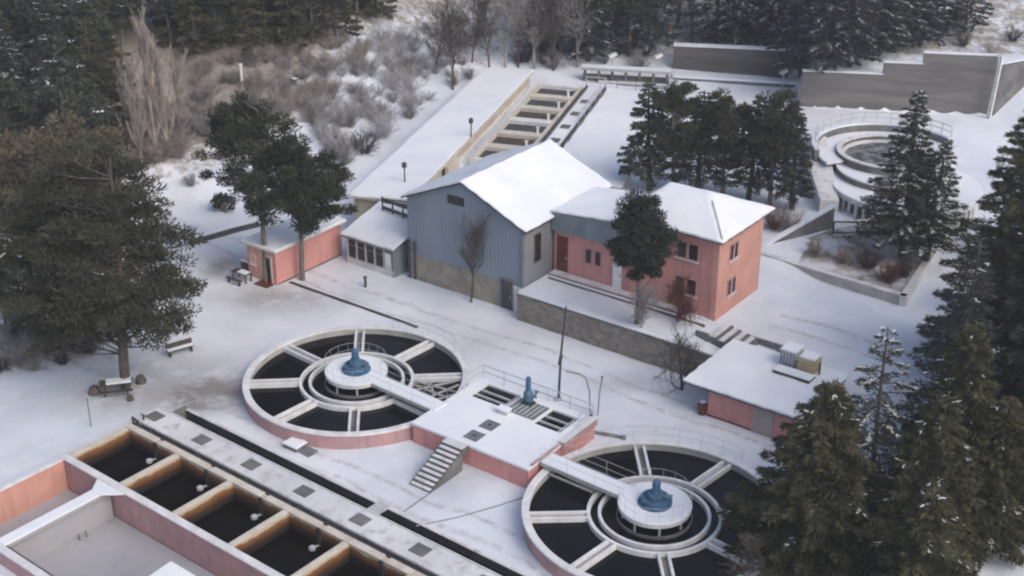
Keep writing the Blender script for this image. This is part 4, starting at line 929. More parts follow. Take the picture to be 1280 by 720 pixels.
def drains():
    t = thing('drain_channel', 'narrow dark drain line crossing the yard from the hut towards the farther round tank', 'drain', P(-62, 65.2), TH)
    MB().box(-69.3, -56.6, 65.05, 65.35, -.1, .06).build('grate', 'dark_metal', t); MB().box(-69.3, -56.6, 65.36, 65.62, -.1, .085).build('kerb', 'worn_snow', t)
    p, q = atz(738, 541), atz(782, 549); t = thing('drain_pipe', 'short dark pipe lying between the pink deck and the nearer round tank', 'pipe', p.lerp(q, .5))
    MB().tube([p+Vector((0, 0, .1)), q+Vector((0, 0, .1))], .12, 8).build('pipe', 'grey_metal', t); MB().tube([q+Vector((-.2, 0, .1)), q+Vector((0, 0, .1))], .17, 8).build('flange', 'grey_metal', t)
    for i, (pts, lb) in enumerate((([(505, 640), (522, 628), (545, 612)], 'thin dark hose on the snow at the foot of the deck stair'), ([(520, 658), (570, 648), (625, 632), (655, 622)], 'thin faint cable across the snow in front of the nearer tank'))):
        ps = [atz(*q)+Vector((0, 0, .03)) for q in pts]; o = MB().tube(ps, .035, 6).build('hose' if i == 0 else 'cable', 'grey_metal', None, origin=tuple(ps[0])); tag(o, lb, 'hose' if i == 0 else 'cable')
drains()
def bench(px, py, rot, label, L=1.6):
    p = at(px, py); t = thing('bench', label, 'bench', p, rot); fr = (math.cos(rot), math.sin(rot)), (-math.sin(rot), math.cos(rot)), rot
    a = p.x*fr[0][0]+p.y*fr[0][1]; b = p.x*fr[1][0]+p.y*fr[1][1]; z = p.z
    MB().box(a-L/2, a+L/2, b-.2, b+.2, z+.40, z+.47, fr).build('seat', 'dark_wood', t)
    MB().box(a-L/2, a+L/2, b+.2, b+.26, z+.5, z+.85, fr).build('backrest', 'dark_wood', t)
    for s in (-1, 1): MB().box(a+s*L*.4-.05, a+s*L*.4+.05, b-.18, b+.25, z-.05, z+.40, fr).build('leg', 'dark_metal', t)
    MB().box(a-L/2+.02, a+L/2-.02, b-.19, b+.17, z+.472, z+.54, fr).build('snow_cap', 'roof_snow', t, bevel=.02)
bench(226, 442, R(35), 'dark bench with snow on its seat to the right of the big left pine', 1.9)
def picnic():
    p = at(146, 490); rot = R(15); t = thing('picnic_table', 'snow topped picnic table under the trunk of the big left pine', 'picnic table', p, rot)
    fr = ((math.cos(rot), math.sin(rot)), (-math.sin(rot), math.cos(rot)), rot); a = p.x*fr[0][0]+p.y*fr[0][1]; b = p.x*fr[1][0]+p.y*fr[1][1]; z = p.z
    MB().box(a-1.0, a+1.0, b-.4, b+.4, z+.70, z+.77, fr).build('tabletop', 'dark_wood', t); MB().box(a-.6, a+.98, b-.38, b+.38, z+.772, z+.87, fr).build('snow_cap', 'roof_snow', t, bevel=.03)
    for s in (-1, 1):
        MB().box(a-1.05, a+1.05, b+s*.75-.14, b+s*.75+.14, z+.42, z+.48, fr).build('bench', 'dark_wood', t); MB().box(a+s*.7-.06, a+s*.7+.06, b-.8, b+.8, z+.34, z+.415, fr).build('crossbar', 'dark_wood', t)
        for q in (-1, 1): MB().bar(P(a+s*.7, b+q*.5, z-.05, fr), P(a+s*.7, b+q*.2, z+.7, fr), .09).build('leg', 'dark_wood', t)
picnic()
def rocks():
    for (px, py, r, lb) in ((176, 478, .38, 'small dark stump to the right of the snowy picnic table'), (163, 500, .25, 'dark lump of stone in front of the picnic table'), (118, 492, .4, 'dark log end at the left of the snowy picnic table')):
        p = at(px, py); m = MB(); n = 9
        m.tube([p+Vector((0, 0, -.1)), p+Vector((.03, 0, r*.5)), p+Vector((.0, .03, r*1.2)), p+Vector((.02, 0, r*1.4))], [r*1.0, r*.95, r*.7, r*.3], n)
        o = m.build('tree_stump' if r > .3 else 'stone', 'bark', None, origin=tuple(p)); tag(o, lb, 'stump' if r > .3 else 'stone')
rocks()
def posts():
    for (px, py, h, r, mt, lb) in ((114, 533, 1.9, .04, 'grey_metal', 'thin grey post in the snow above the left basin corner'), (457, 359, .8, .10, 'dark_metal', 'short dark hydrant post in the snow in front of the glazed annex'), (303, 110, 2.2, .12, 'white_paint', 'white marker post on the scrubby slope above the hut pine')):
        p = at(px, py); nm = 'hydrant' if r == .10 else ('marker_post' if r > .1 else 'thin_post'); t = thing(nm, lb, 'hydrant' if r == .10 else 'post', p)
        MB().tube([p+Vector((0, 0, -.2)), p+Vector((0, 0, h))], r, 8).build('shaft', mt, t); MB().tube([p+Vector((0, 0, h)), p+Vector((0, 0, h+.08))], r*1.6, 8).build('cap', mt, t)
posts()
def manhole():
    p = at(372, 560); t = thing('hatch_box', 'snow capped concrete hatch box by the front of the farther round tank', 'hatch', p, TH); fr = F1; a = p.x*U[0]+p.y*U[1]; b = p.x*V[0]+p.y*V[1]
    MB().box(a-.75, a+.35, b-.45, b+.45, -.1, .30).build('body', 'dark_concrete', t); MB().box(a-.8, a+.40, b-.5, b+.5, .302, .40).build('snow_cap', 'roof_snow', t, bevel=.03)
    MB().box(a+.45, a+1.3, b-.35, b+.45, -.1, .12).build('grating', 'grey_metal', t)
manhole()
def board():
    p = at(368, 107); t = thing('fallen_board', 'dark and white broken board lying on the scrub slope', 'board', p, R(-60)); fr = frame(-60); a = p.x*fr[0][0]+p.y*fr[0][1]; b = p.x*fr[1][0]+p.y*fr[1][1]
    MB().bar(P(a-1.1, b, p.z+.4, fr), P(a+1.1, b, p.z+.9, fr), 1.0, .12).build('sheet', 'dark_wood', t); MB().bar(P(a-.2, b-.2, p.z+.7, fr), P(a+1.0, b-.2, p.z+.95, fr), .5, .10).build('snow_cap', 'roof_snow', t)
board()
def slope_kerb():
    pts = [at(238, 306), at(262, 299), at(290, 291), at(322, 283)]; t = thing('slope_wall', 'low dark wall with snow on top behind the pink hut', 'wall', pts[0])
    m = MB(); c = MB()
    for p, q in zip(pts, pts[1:]): m.bar(p+Vector((0, 0, .15)), q+Vector((0, 0, .15)), .35, .6, .05); c.bar(p+Vector((0, .15, .50)), q+Vector((0, .15, .50)), .45, .10, .05)
    m.build('masonry', 'fascia_dark', t); c.build('coping_snow', 'snow', t)
    p, q = atz(474, 262, 3.6), atz(514, 275, 3.6); t = thing('pipe_rack', 'dark rack of two rails behind the annex roof beside the hall wall', 'rack', p)
    d = Vector((-10.2, 99.5, 2.0)); e = Vector((-7.6, 97.2, 2.0)); m = MB()
    for z in (1.8, 2.5): m.bar(d+Vector((0, 0, z)), e+Vector((0, 0, z)), .16, .22)
    m.build('rail', 'fascia_dark', t)
    for k in range(4):
        c = d.lerp(e, k/3); MB().bar(c+Vector((0, 0, -1.5)), c+Vector((0, 0, 2.7)), .12).build('post', 'dark_metal', t)
slope_kerb()
# ------------------------------------------------------------------ vegetation
def np_mesh(name, verts, faces, mat):
    me = bpy.data.meshes.new(name); nv, nf, k = len(verts), len(faces), faces.shape[1]
    me.vertices.add(nv); me.vertices.foreach_set('co', np.ascontiguousarray(verts, np.float32).ravel())
    me.loops.add(nf*k); me.loops.foreach_set('vertex_index', np.ascontiguousarray(faces, np.int32).ravel())
    me.polygons.add(nf); me.polygons.foreach_set('loop_start', np.arange(0, nf*k, k, dtype=np.int32))
    me.update(calc_edges=True); me.materials.append(MATS[mat]); return me
def unit(v): return v/np.maximum(np.linalg.norm(v, axis=-1, keepdims=True), 1e-9)
def leaf_mesh(name, c, d, l, wd, mat, rng, up=None):
    """tapered quads from c along d"""
    n = len(c); ref = rng.normal(size=(n, 3)) if up is None else up
    s = unit(np.cross(d, ref)); l = np.asarray(l)[:, None]*np.ones((n, 1)); wd = np.asarray(wd)[:, None]*np.ones((n, 1))
    v = np.stack([c - s*wd*.35, c + s*wd*.35, c + d*l*.55 + s*wd*.5, c + d*l, c + d*l*.55 - s*wd*.5], 1).reshape(-1, 3)
    f = np.arange(n*5).reshape(-1, 5); return np_mesh(name, v, f, mat)
def tube_mesh(name, segs, mat, k=3):
    """segs: list of (p0,p1,r0,r1)"""
    p0 = np.array([s[0] for s in segs], float); p1 = np.array([s[1] for s in segs], float); r0 = np.array([s[2] for s in segs])[:, None]; r1 = np.array([s[3] for s in segs])[:, None]
    d = unit(p1-p0); ref = np.where(np.abs(d[:, 2:3]) < .9, [[0, 0, 1.]], [[1., 0, 0]]); a = unit(np.cross(d, ref)); b = np.cross(d, a); n = len(segs)
    vs = []
    for (p, r) in ((p0, r0), (p1, r1)):
        for j in range(k):
            t = 2*math.pi*j/k; vs.append(p + (a*math.cos(t) + b*math.sin(t))*r)
    v = np.stack(vs, 1).reshape(-1, 3); base = (np.arange(n)*2*k)[:, None]
    f = np.concatenate([np.concatenate([base+j, base+(j+1) % k, base+k+(j+1) % k, base+k+j], 1) for j in range(k)], 0); return np_mesh(name, v, f, mat)
def parts_tree(name, label, cat, meshes, loc, rot=0, scale=1, group=None, sz=None):
    t = thing(name, label, cat, loc, rot, group); t.scale = (scale, scale, sz or scale)
    for nm, me in meshes.items():
        o = bpy.data.objects.new(nm, me); col.objects.link(o); o.parent = t
    return t
def copy_tree(src, label, loc, rot, scale, group, sz=None):
    r = src.copy(); col.objects.link(r); r.location = loc; r.rotation_euler = (0, 0, rot); r.scale = (scale, scale, sz or scale); r['label'] = label
    if group: r['group'] = group
    for ch in src.children:
        c = ch.copy(); col.objects.link(c); c.parent = r
    return r

def trunk_segs(h, r, bend, rng, n=8, top=.04):
    pts = [np.array([0, 0, -.4])]; x = np.zeros(2); dr = rng.normal(size=2)*bend
    for k in range(1, n+1):
        dr = dr*.8 + rng.normal(size=2)*bend*.5; x = x + dr; pts.append(np.array([x[0], x[1], h*k/n]))
    rs = [r*(1-(k/n)**1.2) + top for k in range(n+1)]
    return pts, rs
def conifer(h, rad, nb, seed, mat, z0=.08, dens=26, ln=.42, wd=.13, droop=.16, rise=.10, shape=.8, snow=.12, trunk=.22, sparse_top=0.0, bark='bark', fan=.30):
    rng = np.random.default_rng(seed); pts, rs = trunk_segs(h, trunk, .05, rng)
    segs = [(pts[i], pts[i+1], rs[i], rs[i+1]) for i in range(len(pts)-1)]
    def axis(z): f = np.clip(z/h, 0, 1)*(len(pts)-1); i = min(int(f), len(pts)-2); return pts[i]*(1-(f-i)) + pts[i+1]*(f-i)
    C, D, SC = [], [], []; lobes = rng.uniform(.72, 1.15, 7); limbs = []
    for i in range(nb):
        t = (i + rng.uniform(0, 1))/nb; t = t**1.05; z = h*(z0 + (1-z0)*t*.985); az = i*2.39996 + rng.uniform(-.5, .5)
        L = (rad*(1-t)**shape*lobes[int(az/.9) % 7]*rng.uniform(.70, 1.12)) + .22
        o = axis(z); o = np.array([o[0], o[1], z]); dv = np.array([math.cos(az), math.sin(az), 0]); sd_ = np.array([-dv[1], dv[0], 0])
        k = max(5, int(dens*L*(1 - sparse_top*t)))
        s = np.sqrt(rng.uniform(.03, 1, k)); lat = rng.uniform(-1, 1, k)*fan*L*(1.05 - s)*1.2 + rng.normal(size=k)*.06
        c = o + dv*L*s[:, None] + sd_*lat[:, None]; c[:, 2] += rise*L*s - droop*L*s**2 + rng.normal(size=k)*.07*min(1, L*.5) - np.abs(lat)*.18
        d = unit(dv*(.6+.6*rng.uniform(size=(k, 1))) + sd_*(np.sign(lat)*.75)[:, None] + rng.normal(size=(k, 3))*.28 + np.array([0, 0, -.12])); C.append(c); D.append(d)
        q = [o + dv*L*e + np.array([0, 0, rise*L*e - droop*L*e*e]) for e in (0, .45, .9)]
        limbs += [(q[0], q[1], .03+.012*L, .02+.006*L), (q[1], q[2], .02+.006*L, .012)]
        if rng.uniform() < min(.8, snow*4):
            kk = max(3, int(L*min(snow*60, 14))); s = np.sqrt(rng.uniform(.12, 1, kk)); lat = rng.uniform(-1, 1, kk)*fan*.7*L*(1.05-s)
            e = o + dv*L*s[:, None] + sd_*lat[:, None]; e[:, 2] += rise*L*s - droop*L*s**2 + .09 - np.abs(lat)*.15; SC.append((e, unit(dv + sd_*rng.normal(size=(kk, 1))*.6 + rng.normal(size=(kk, 3))*.15)))
    C = np.concatenate(C); D = np.concatenate(D); n = len(C)
    out = {'trunk': tube_mesh('trunk', segs + limbs, bark, 5), 'crown': leaf_mesh('crown', C, D, rng.uniform(.6, 1.2, n)*ln, rng.uniform(.7, 1.3, n)*wd, mat, rng)}
    if SC:
        e = np.concatenate([q[0] for q in SC]); d = np.concatenate([q[1] for q in SC]); up = np.tile([[0, 0, 1.]], (len(e), 1)) + rng.normal(size=(len(e), 3))*.2
        out['snow_clumps'] = leaf_mesh('snow_clumps', e, d, rng.uniform(.16, .36, len(e)), rng.uniform(.05, .11, len(e)), 'worn_snow', rng, up)
    return out
def pine(h, crown, seed, mat, ncl=90, per=90, trunk=.2, ln=.34, wd=.12, clr=.75, bend=.12, bark='pine_bark', gap=.25, snow=0, trunk_r_top=.05, squash=.62):
    """crown: list of ellipsoids (cx,cy,cz,rx,ry,rz); clumps of needles at the limb ends"""
    rng = np.random.default_rng(seed); pts, rs = trunk_segs(h*.93, trunk, bend, rng, 9, trunk_r_top)
    segs = [(pts[i], pts[i+1], rs[i], rs[i+1]) for i in range(len(pts)-1)]
    vol = np.array([e[3]*e[4]*e[5] for e in crown]); pr = vol/vol.sum(); cl = []
    for i in range(ncl):
        e = crown[rng.choice(len(crown), p=pr)]; v = unit(rng.normal(size=3)); r = rng.uniform(.25, 1)**.45*rng.uniform(.85, 1.06); cl.append(np.array(e[:3]) + v*r*np.array(e[3:6]))
    C, D, limbs, SE, SD = [], [], [], [], []
    for c in cl:
        rr = clr*rng.uniform(.65, 1.3); k = int(per*rng.uniform(.6, 1.3)); v = unit(rng.normal(size=(k, 3))); v[:, 2] = np.where(v[:, 2] < 0, v[:, 2]*.6, v[:, 2]); r = rng.uniform(.1, 1, (k, 1))**.6
        C.append(c + v*r*rr*np.array([1, 1, squash])); D.append(unit(v + rng.normal(size=(k, 3))*.5 + np.array([0, 0, .25])))
        zt = max(.3, c[2] - rng.uniform(.4, 1.6)); f = np.clip(zt/(h*.93), 0, 1)*(len(pts)-1); i = min(int(f), len(pts)-2); o = pts[i]*(1-(f-i)) + pts[i+1]*(f-i); mid = (o+c)/2 + np.array([0, 0, -.15])
        limbs += [(o, mid, .06, .04), (mid, c, .04, .015)]
        if snow and rng.uniform() < snow:
            kk = 12; a = rng.uniform(0, 6.28, kk); q = rng.uniform(0, .8, kk)**.5*rr; SE.append(c + np.stack([np.cos(a)*q, np.sin(a)*q, np.full(kk, rr*.5)], 1)); SD.append(unit(np.stack([np.cos(a), np.sin(a), np.full(kk, -.2)], 1)))
    C = np.concatenate(C); D = np.concatenate(D); n = len(C)
    out = {'trunk': tube_mesh('trunk', segs + limbs, bark, 6), 'crown': leaf_mesh('crown', C, D, rng.uniform(.6, 1.2, n)*ln, rng.uniform(.7, 1.3, n)*wd, mat, rng)}
    if SE:
        e = np.concatenate(SE); d = np.concatenate(SD); out['snow_clumps'] = leaf_mesh('snow_clumps', e, d, rng.uniform(.2, .4, len(e)), rng.uniform(.1, .22, len(e)), 'worn_snow', rng, np.tile([[0, 0, 1.]], (len(e), 1)))
    return out
def bare(h, seed, mat, trunk=.16, levels=4, spread=.55, up=.25, kids=(3, 5), first=.3, thin=.011, bark=None, ratio=(.45, .75), lean=0):
    rng = np.random.default_rng(seed); T, B = [], []
    def grow(p, d, L, r, lv):
        n = 4 if lv == 0 else 3; q = p
        for i in range(n):
            d = unit(d + rng.normal(size=3)*(.07 if lv == 0 else .16) + np.array([0, 0, up*.25*(lv > 0)])); e = q + d*L/n; r0 = r*(1-.75*i/n); r1 = r*(1-.75*(i+1)/n)
            (T if lv == 0 else B).append((q, e, max(r0, thin), max(r1, thin))); 
            if lv < levels and (lv > 0 or (i+1)/n > first):
                for _ in range(rng.integers(kids[0], kids[1]+1) if lv < levels-1 else rng.integers(2, 4)):
                    a = rng.uniform(0, 6.283); side = unit(np.cross(d, np.array([math.cos(a), math.sin(a), .3]))); dd = unit(d*(1-spread) + side*spread + np.array([0, 0, up])); f = rng.uniform(0, 1); grow(q*(1-f)+e*f, dd, L*rng.uniform(*ratio)*(1-.25*i/n), max(r1*.6, thin), lv+1)
            q = e
    grow(np.array([0, 0, -.2]), unit(np.array([lean, 0, 1.])), h*.62 if levels > 2 else h*.7, trunk, 0)
    return {'trunk': tube_mesh('trunk', T, bark or mat, 6), 'branch': tube_mesh('branch', B, mat, 3)}
def shrub(h, seed, mat, stems=14, tw=16, spread=.8, thin=.012):
    rng = np.random.default_rng(seed); B = []
    for i in range(stems):
        a = rng.uniform(0, 6.283); d = unit(np.array([math.cos(a)*spread*rng.uniform(.1, 1), math.sin(a)*spread*rng.uniform(.1, 1), 1.])); p = np.array([math.cos(a)*.15, math.sin(a)*.15, -.1]); L = h*rng.uniform(.7, 1.05)
        n = 3
        for k in range(n):
            d = unit(d + rng.normal(size=3)*.15); e = p + d*L/n; B.append((p, e, thin*2.2*(1-.25*k), thin*2.2*(1-.25*(k+1))))
            for _ in range(tw//n):
                f = rng.uniform(); o = p*(1-f)+e*f; dd = unit(d + rng.normal(size=3)*.55 + np.array([0, 0, .2])); l2 = h*rng.uniform(.15, .42); B.append((o, o+dd*l2, thin, thin*.5)); o2 = o+dd*l2*.5; d3 = unit(dd + rng.normal(size=3)*.6); B.append((o2, o2+d3*l2*.6, thin*.8, thin*.4))
            p = e
    return {'twig': tube_mesh('twig', B, mat, 3)}

# --- trees with a place of their own
parts_tree('pine_tree', 'tall dark pine on a bare trunk beside the doorway of the pink hut', 'tree',
    pine(14.6, [(-.4, 0, 10.8, 3.7, 3.4, 3.3), (-1.0, .2, 12.8, 2.3, 2.0, 1.7), (.9, -.2, 8.2, 3.3, 2.8, 2.6), (-2.3, 0, 8.5, 2.2, 2.0, 1.6), (.4, 0, 6.2, 1.7, 1.6, 1.4), (1.6, 0, 11.0, 2.2, 2.2, 1.8)], 11, 'pine_needles', 150, 210, .2, ln=.28, wd=.075, bend=.05), at(333, 352))
parts_tree('pine_tree', 'shorter broad pine with a forked look between the pink hut and the annex', 'tree',
    pine(11.0, [(.8, 0, 7.9, 3.2, 3.0, 2.7), (1.6, 0, 6.4, 2.8, 2.6, 1.8), (-.6, .3, 8.6, 2.4, 2.3, 2.0), (.2, 0, 5.4, 2.0, 2.0, 1.2)], 12, 'pine_needles', 130, 210, .18, ln=.28, wd=.075, bend=.05), at(378, 350))
parts_tree('pine_tree', 'huge dark spreading pine on the left whose trunk stands by the picnic table', 'tree',
    pine(17.5, [(-1.5, .5, 8.3, 6.1, 5.4, 4.6), (-.2, 0, 12.6, 4.2, 4.0, 3.6), (2.4, -.5, 6.0, 3.2, 3.2, 2.4), (-3.8, 0, 5.6, 3.4, 3.2, 2.6), (-.8, 0, 15.8, 1.7, 1.7, 2.0), (3.4, .5, 9.6, 2.4, 2.2, 1.6), (4.0, -.3, 7.4, 2.0, 2.0, 1.2), (-5.0, 0, 10.4, 2.6, 2.4, 1.8)], 13, 'left_needles', 300, 290, .30, ln=.30, wd=.075, clr=1.15, bend=.08, bark='bark', squash=.40, snow=.03), at(157, 484))
parts_tree('pine_tree', 'compact oval dark pine growing in front of the pink office', 'tree',
    pine(9.4, [(0, 0, 6.4, 1.95, 1.9, 2.4), (-.1, 0, 8.1, 1.2, 1.2, 1.2), (.15, 0, 4.7, 1.75, 1.7, 1.2)], 14, 'dark_needles', 110, 230, .15, ln=.26, wd=.07, clr=.6, bend=.03), P(-42.2, 71.3, 2.2))
parts_tree('oak_tree', 'brown leaved tree at the left edge behind the huge dark pine', 'tree',
    pine(13.5, [(0, 0, 9.0, 5.6, 5, 4.2), (-3, 0, 7, 4, 4, 3.2), (2.5, 0, 11.4, 3.2, 3, 2.4)], 15, 'brown_leaves', 190, 130, .26, ln=.28, wd=.09, clr=.95, bark='bark'), at(75, 372))
c = conifer(13.2, 3.9, 150, 21, 'forest_needles', .12, 60, .34, .075, .10, .12, .85, .30)
parts_tree('cedar_tree', 'tall snow flecked cedar on the garden bed in front of the round cascade', 'tree', c, (29.3, 93.4, 2.0))
c = conifer(9.8, 2.9, 100, 22, 'forest_needles', .14, 60, .34, .075, .10, .10, .85, .25)
parts_tree('cedar_tree', 'second slimmer cedar just right of the tall one on the garden bed', 'tree', c, (30.9, 92.6, 2.0), 1.0)

# --- conifer clump behind the office
cl = [(812, 238, 100, 2.9, 'spruce', 'leftmost dark spruce of the clump behind the office roof'), (842, 243, 88, 2.8, 'pine', 'pine with a ragged top, second from left in the clump behind the office'), (872, 240, 112, 2.7, 'spruce', 'dark spruce at the middle of the clump behind the office roof'),
      (903, 246, 108, 2.6, 'pine', 'rounder pine right of the middle of the clump behind the office'), (935, 252, 118, 2.4, 'spruce', 'thin spruce towards the right of the clump behind the office'), (962, 258, 100, 2.1, 'pine', 'reddish trunked pine near the right end of the clump behind the office'), (990, 262, 132, 1.9, 'spruce', 'slender spruce at the right end of the clump, next to the cascade flank')]
for i, (px, py, ty, rad, kind, lb) in enumerate(cl):
    b = at(px, py); r = ray(px, ty); k = math.hypot(b.x, b.y)/math.hypot(r[0], r[1]); h = CAMH + r[2]*k - b.z
    if kind == 'spruce': m = conifer(h, rad, 100, 40+i, 'forest_needles', .14, 60, .34, .075, .12, .12, .7, .02)
    else: m = pine(h, [(0, 0, h*.62, rad*.95, rad*.95, h*.27), (0, 0, h*.8, rad*.6, rad*.6, h*.18), (.3, 0, h*.45, rad*.85, rad*.85, h*.14)], 40+i, 'left_needles', 85, 190, .16, ln=.28, wd=.075, clr=.65, bend=.05)
    parts_tree('spruce_tree' if kind == 'spruce' else 'pine_tree', lb, 'tree', m, b, group='conifer clump behind the office')

# --- near conifers on the right
near = [((19.6, 62.6), 11.9, 4.2, 130, 'olive_needles', .55, 'thin topped cedar whose bare leader rises in front of the low pink store'),
        ((15.7, 58.2), 11.4, 4.6, 165, 'olive_needles', .0, 'bushy olive conifer overlapping the right side of the nearer round tank'),
        ((20.2, 56.3), 11.5, 4.0, 140, 'olive_needles', .0, 'dense olive conifer at the bottom edge, right of the nearer round tank'),
        ((24.3, 66.0), 15.2, 4.3, 150, 'blue_needles', .2, 'bluish dark spruce just right of the thin topped cedar'),
        ((31.0, 76.2), 18.8, 5.2, 190, 'olive_needles', .0, 'tallest conifer at the right edge of the picture'),
        ((23.6, 61.4), 13.0, 4.0, 150, 'olive_needles', .0, 'wide green conifer at the lower right, in front of the tallest one'),
        ((28.6, 67.6), 16.5, 4.7, 190, 'forest_needles', .0, 'tall green conifer at the right edge below the tallest one'),
        ((33.2, 72.4), 15.0, 4.2, 150, 'forest_needles', .0, 'green conifer cut by the frame edge, downhill of the tallest one'),
        ((30.2, 62.4), 13.5, 4.6, 170, 'olive_needles', .0, 'olive conifer cut by the frame edge just above the snowy corner of the ground'),
        ((25.0, 60.2), 9.5, 2.9, 130, 'olive_needles', .0, 'small olive conifer beside the snowy corner of the ground at the bottom'),
        ((35.0, 84.0), 14.0, 3.8, 130, 'dark_needles', .0, 'dark conifer at the far right edge beside the snowy road'),
        ((39.3, 93.5), 13.5, 3.6, 120, 'dark_needles', .0, 'upper right conifer beside the snowy road near the far wall'),
        ((19.0, 51.6), 9.4, 3.4, 120, 'olive_needles', .0, 'low olive conifer cut by the bottom edge near the lower right corner')]
for i, ((x, y), h, rad, nb, mt, sp, lb) in enumerate(near):
    z0_ = .20 if i == 6 else .05
    if i == 0:
        m = conifer(h, 4.4, 78, 60, 'forest_needles', .06, 60, .30, .055, .10, .10, .80, .16, .17, .25, fan=.17)
        parts_tree('cedar_tree', lb, 'tree', m, (x, y, th(x, y)), .6); continue
    m = conifer(h, rad, int(nb*1.25), 60+i, mt, z0_, 105 if not sp else 46, .32, .055, .12, .12, .75 if not sp else .95, .045, .2, sp, fan=.36)
    parts_tree('conifer_tree' if not sp else 'cedar_tree', lb, 'tree', m, (x, y, th(x, y)), i*1.3)
parts_tree('bare_sapling', 'leafless grey sapling at the bottom, in front of the nearer round tank', 'tree', bare(4.6, 81, 'bark', .05, 3, .5, .3, (2, 4)), (11.9, 55.8, 0))

# --- bare trees by the buildings
parts_tree('bare_tree', 'slim leafless tree against the blue hall front', 'tree', bare(7.6, 82, 'bark', .11, 3, .42, .35, (2, 3), .3), P(-56.1, 70.7, 0))
parts_tree('bare_tree', 'dark forked leafless tree standing against the right end of the stone wall', 'tree', bare(5.4, 83, 'dark_twig', .12, 3, .6, .25, (2, 3), .2), at(853, 487))
parts_tree('bare_tree', 'leafless grey tree on the strip before the right part of the office', 'tree', bare(3.6, 84, 'grey_twig', .06, 3, .5, .25, (2, 4), .15), P(-41.6, 71.0, 2.2))
parts_tree('bare_tree', 'reddish leafless bush like tree under the lower office window', 'tree', bare(3.6, 85, 'red_twig', .06, 3, .6, .3, (3, 4), .1), P(-40.2, 73.2, 2.2))

# --- shrubs on the garden bed and around the clump
sh = [(1108, 352, 1.6, 'red_twig', 'reddish bare shrub in the near corner of the garden bed'), (1085, 335, 1.5, 'dark_twig', 'dark bare shrub in the middle of the garden bed'), (1055, 328, 1.2, 'brown_twig', 'small brown shrub left of the middle of the garden bed'), (1018, 318, 1.1, 'brown_twig', 'small brown shrub on the left part of the garden bed'), (1130, 345, 1.3, 'dark_twig', 'dark shrub by the long side of the garden wall'),
      (968, 285, 2.0, 'red_twig', 'reddish shrub behind the pink office, left of the ramp wall'), (985, 290, 1.8, 'brown_twig', 'brown shrub between the reddish shrub and the ramp wall')]
for i, (px, py, h, mt, lb) in enumerate(sh):
    p = atz(px, py, 2.15) if i < 5 else at(px, py); o = bpy.data.objects.new('bare_shrub', shrub(h, 100+i, mt, 22, 24, 1.0)['twig']); col.objects.link(o); o.location = p; tag(o, lb, 'shrub', 'bare shrubs round the garden bed')
parts_tree('evergreen_shrub', 'small dark evergreen on the snowy slope behind the pink hut', 'shrub', pine(1.6, [(0, 0, .9, 1.0, .7, .7)], 110, 'dark_needles', 16, 60, .05, .25, .1, .4), at(281, 266))

# --- poplars
pm = [bare(14, 120+i, 'poplar_twig', .16, 3, .22, .52, (5, 7), .02, .015, ratio=(.30, .46)) for i in range(2)]
pts_ = [(178, 205, 12.5, 'pale bare poplar at the left of the poplar row'), (196, 200, 17, 'tallest pale bare poplar in the row on the left slope'), (212, 196, 14.5, 'pale bare poplar right of the tallest one'), (228, 192, 12, 'short pale bare poplar at the right end of the row'), (163, 190, 11, 'greyish bare poplar before the dark conifers at the row end')]
src = {}
for i, (px, py, h, lb) in enumerate(pts_):
    k = i % 2; loc = at(px, py); s = h/14
    if k not in src: src[k] = parts_tree('poplar_tree', lb, 'tree', pm[k], loc, i*1.1, s*.85, 'bare poplars', s)
    else: copy_tree(src[k], lb, loc, i*1.1, s*.85, 'bare poplars', s)

# --- bare trees behind the long shed
bm_ = [bare(11, 130+i, ['bark', 'bark', 'grey_twig'][i], .14, 3, .50, .24, (3, 4), .30, .012, ratio=(.42, .68)) for i in range(3)]
bl = [(566, 112, 9.5, 0, 'leafless tree with the widest crown left of the long shed roof'), (612, 86, 9, 1, 'leafless tree just behind the far left corner of the long shed'), (632, 84, 9.5, 2, 'leafless tree behind the middle of the far shed end'), (648, 84, 10, 1, 'thin leafless tree behind the right half of the far shed end'), (668, 86, 10, 2, 'leafless tree behind the far right corner of the long shed'), (590, 78, 8, 1, 'pale leafless tree up the slope behind the long shed'), (692, 88, 11, 0, 'leafless tree above the far end of the filter cells'), (722, 84, 11, 2, 'leafless tree among the dark trees above the snow slab'), (545, 90, 7, 1, 'small leafless tree on the snowy slope left of the shed')]
src = {}
for i, (px, py, h, k, lb) in enumerate(bl):
    loc = at(px, py); s = h/9.5
    if k not in src: src[k] = parts_tree('bare_tree', lb, 'tree', bm_[k], loc, i*2.1, s, 'bare trees behind the long shed')
    else: copy_tree(src[k], lb, loc, i*2.1, s, 'bare trees behind the long shed')

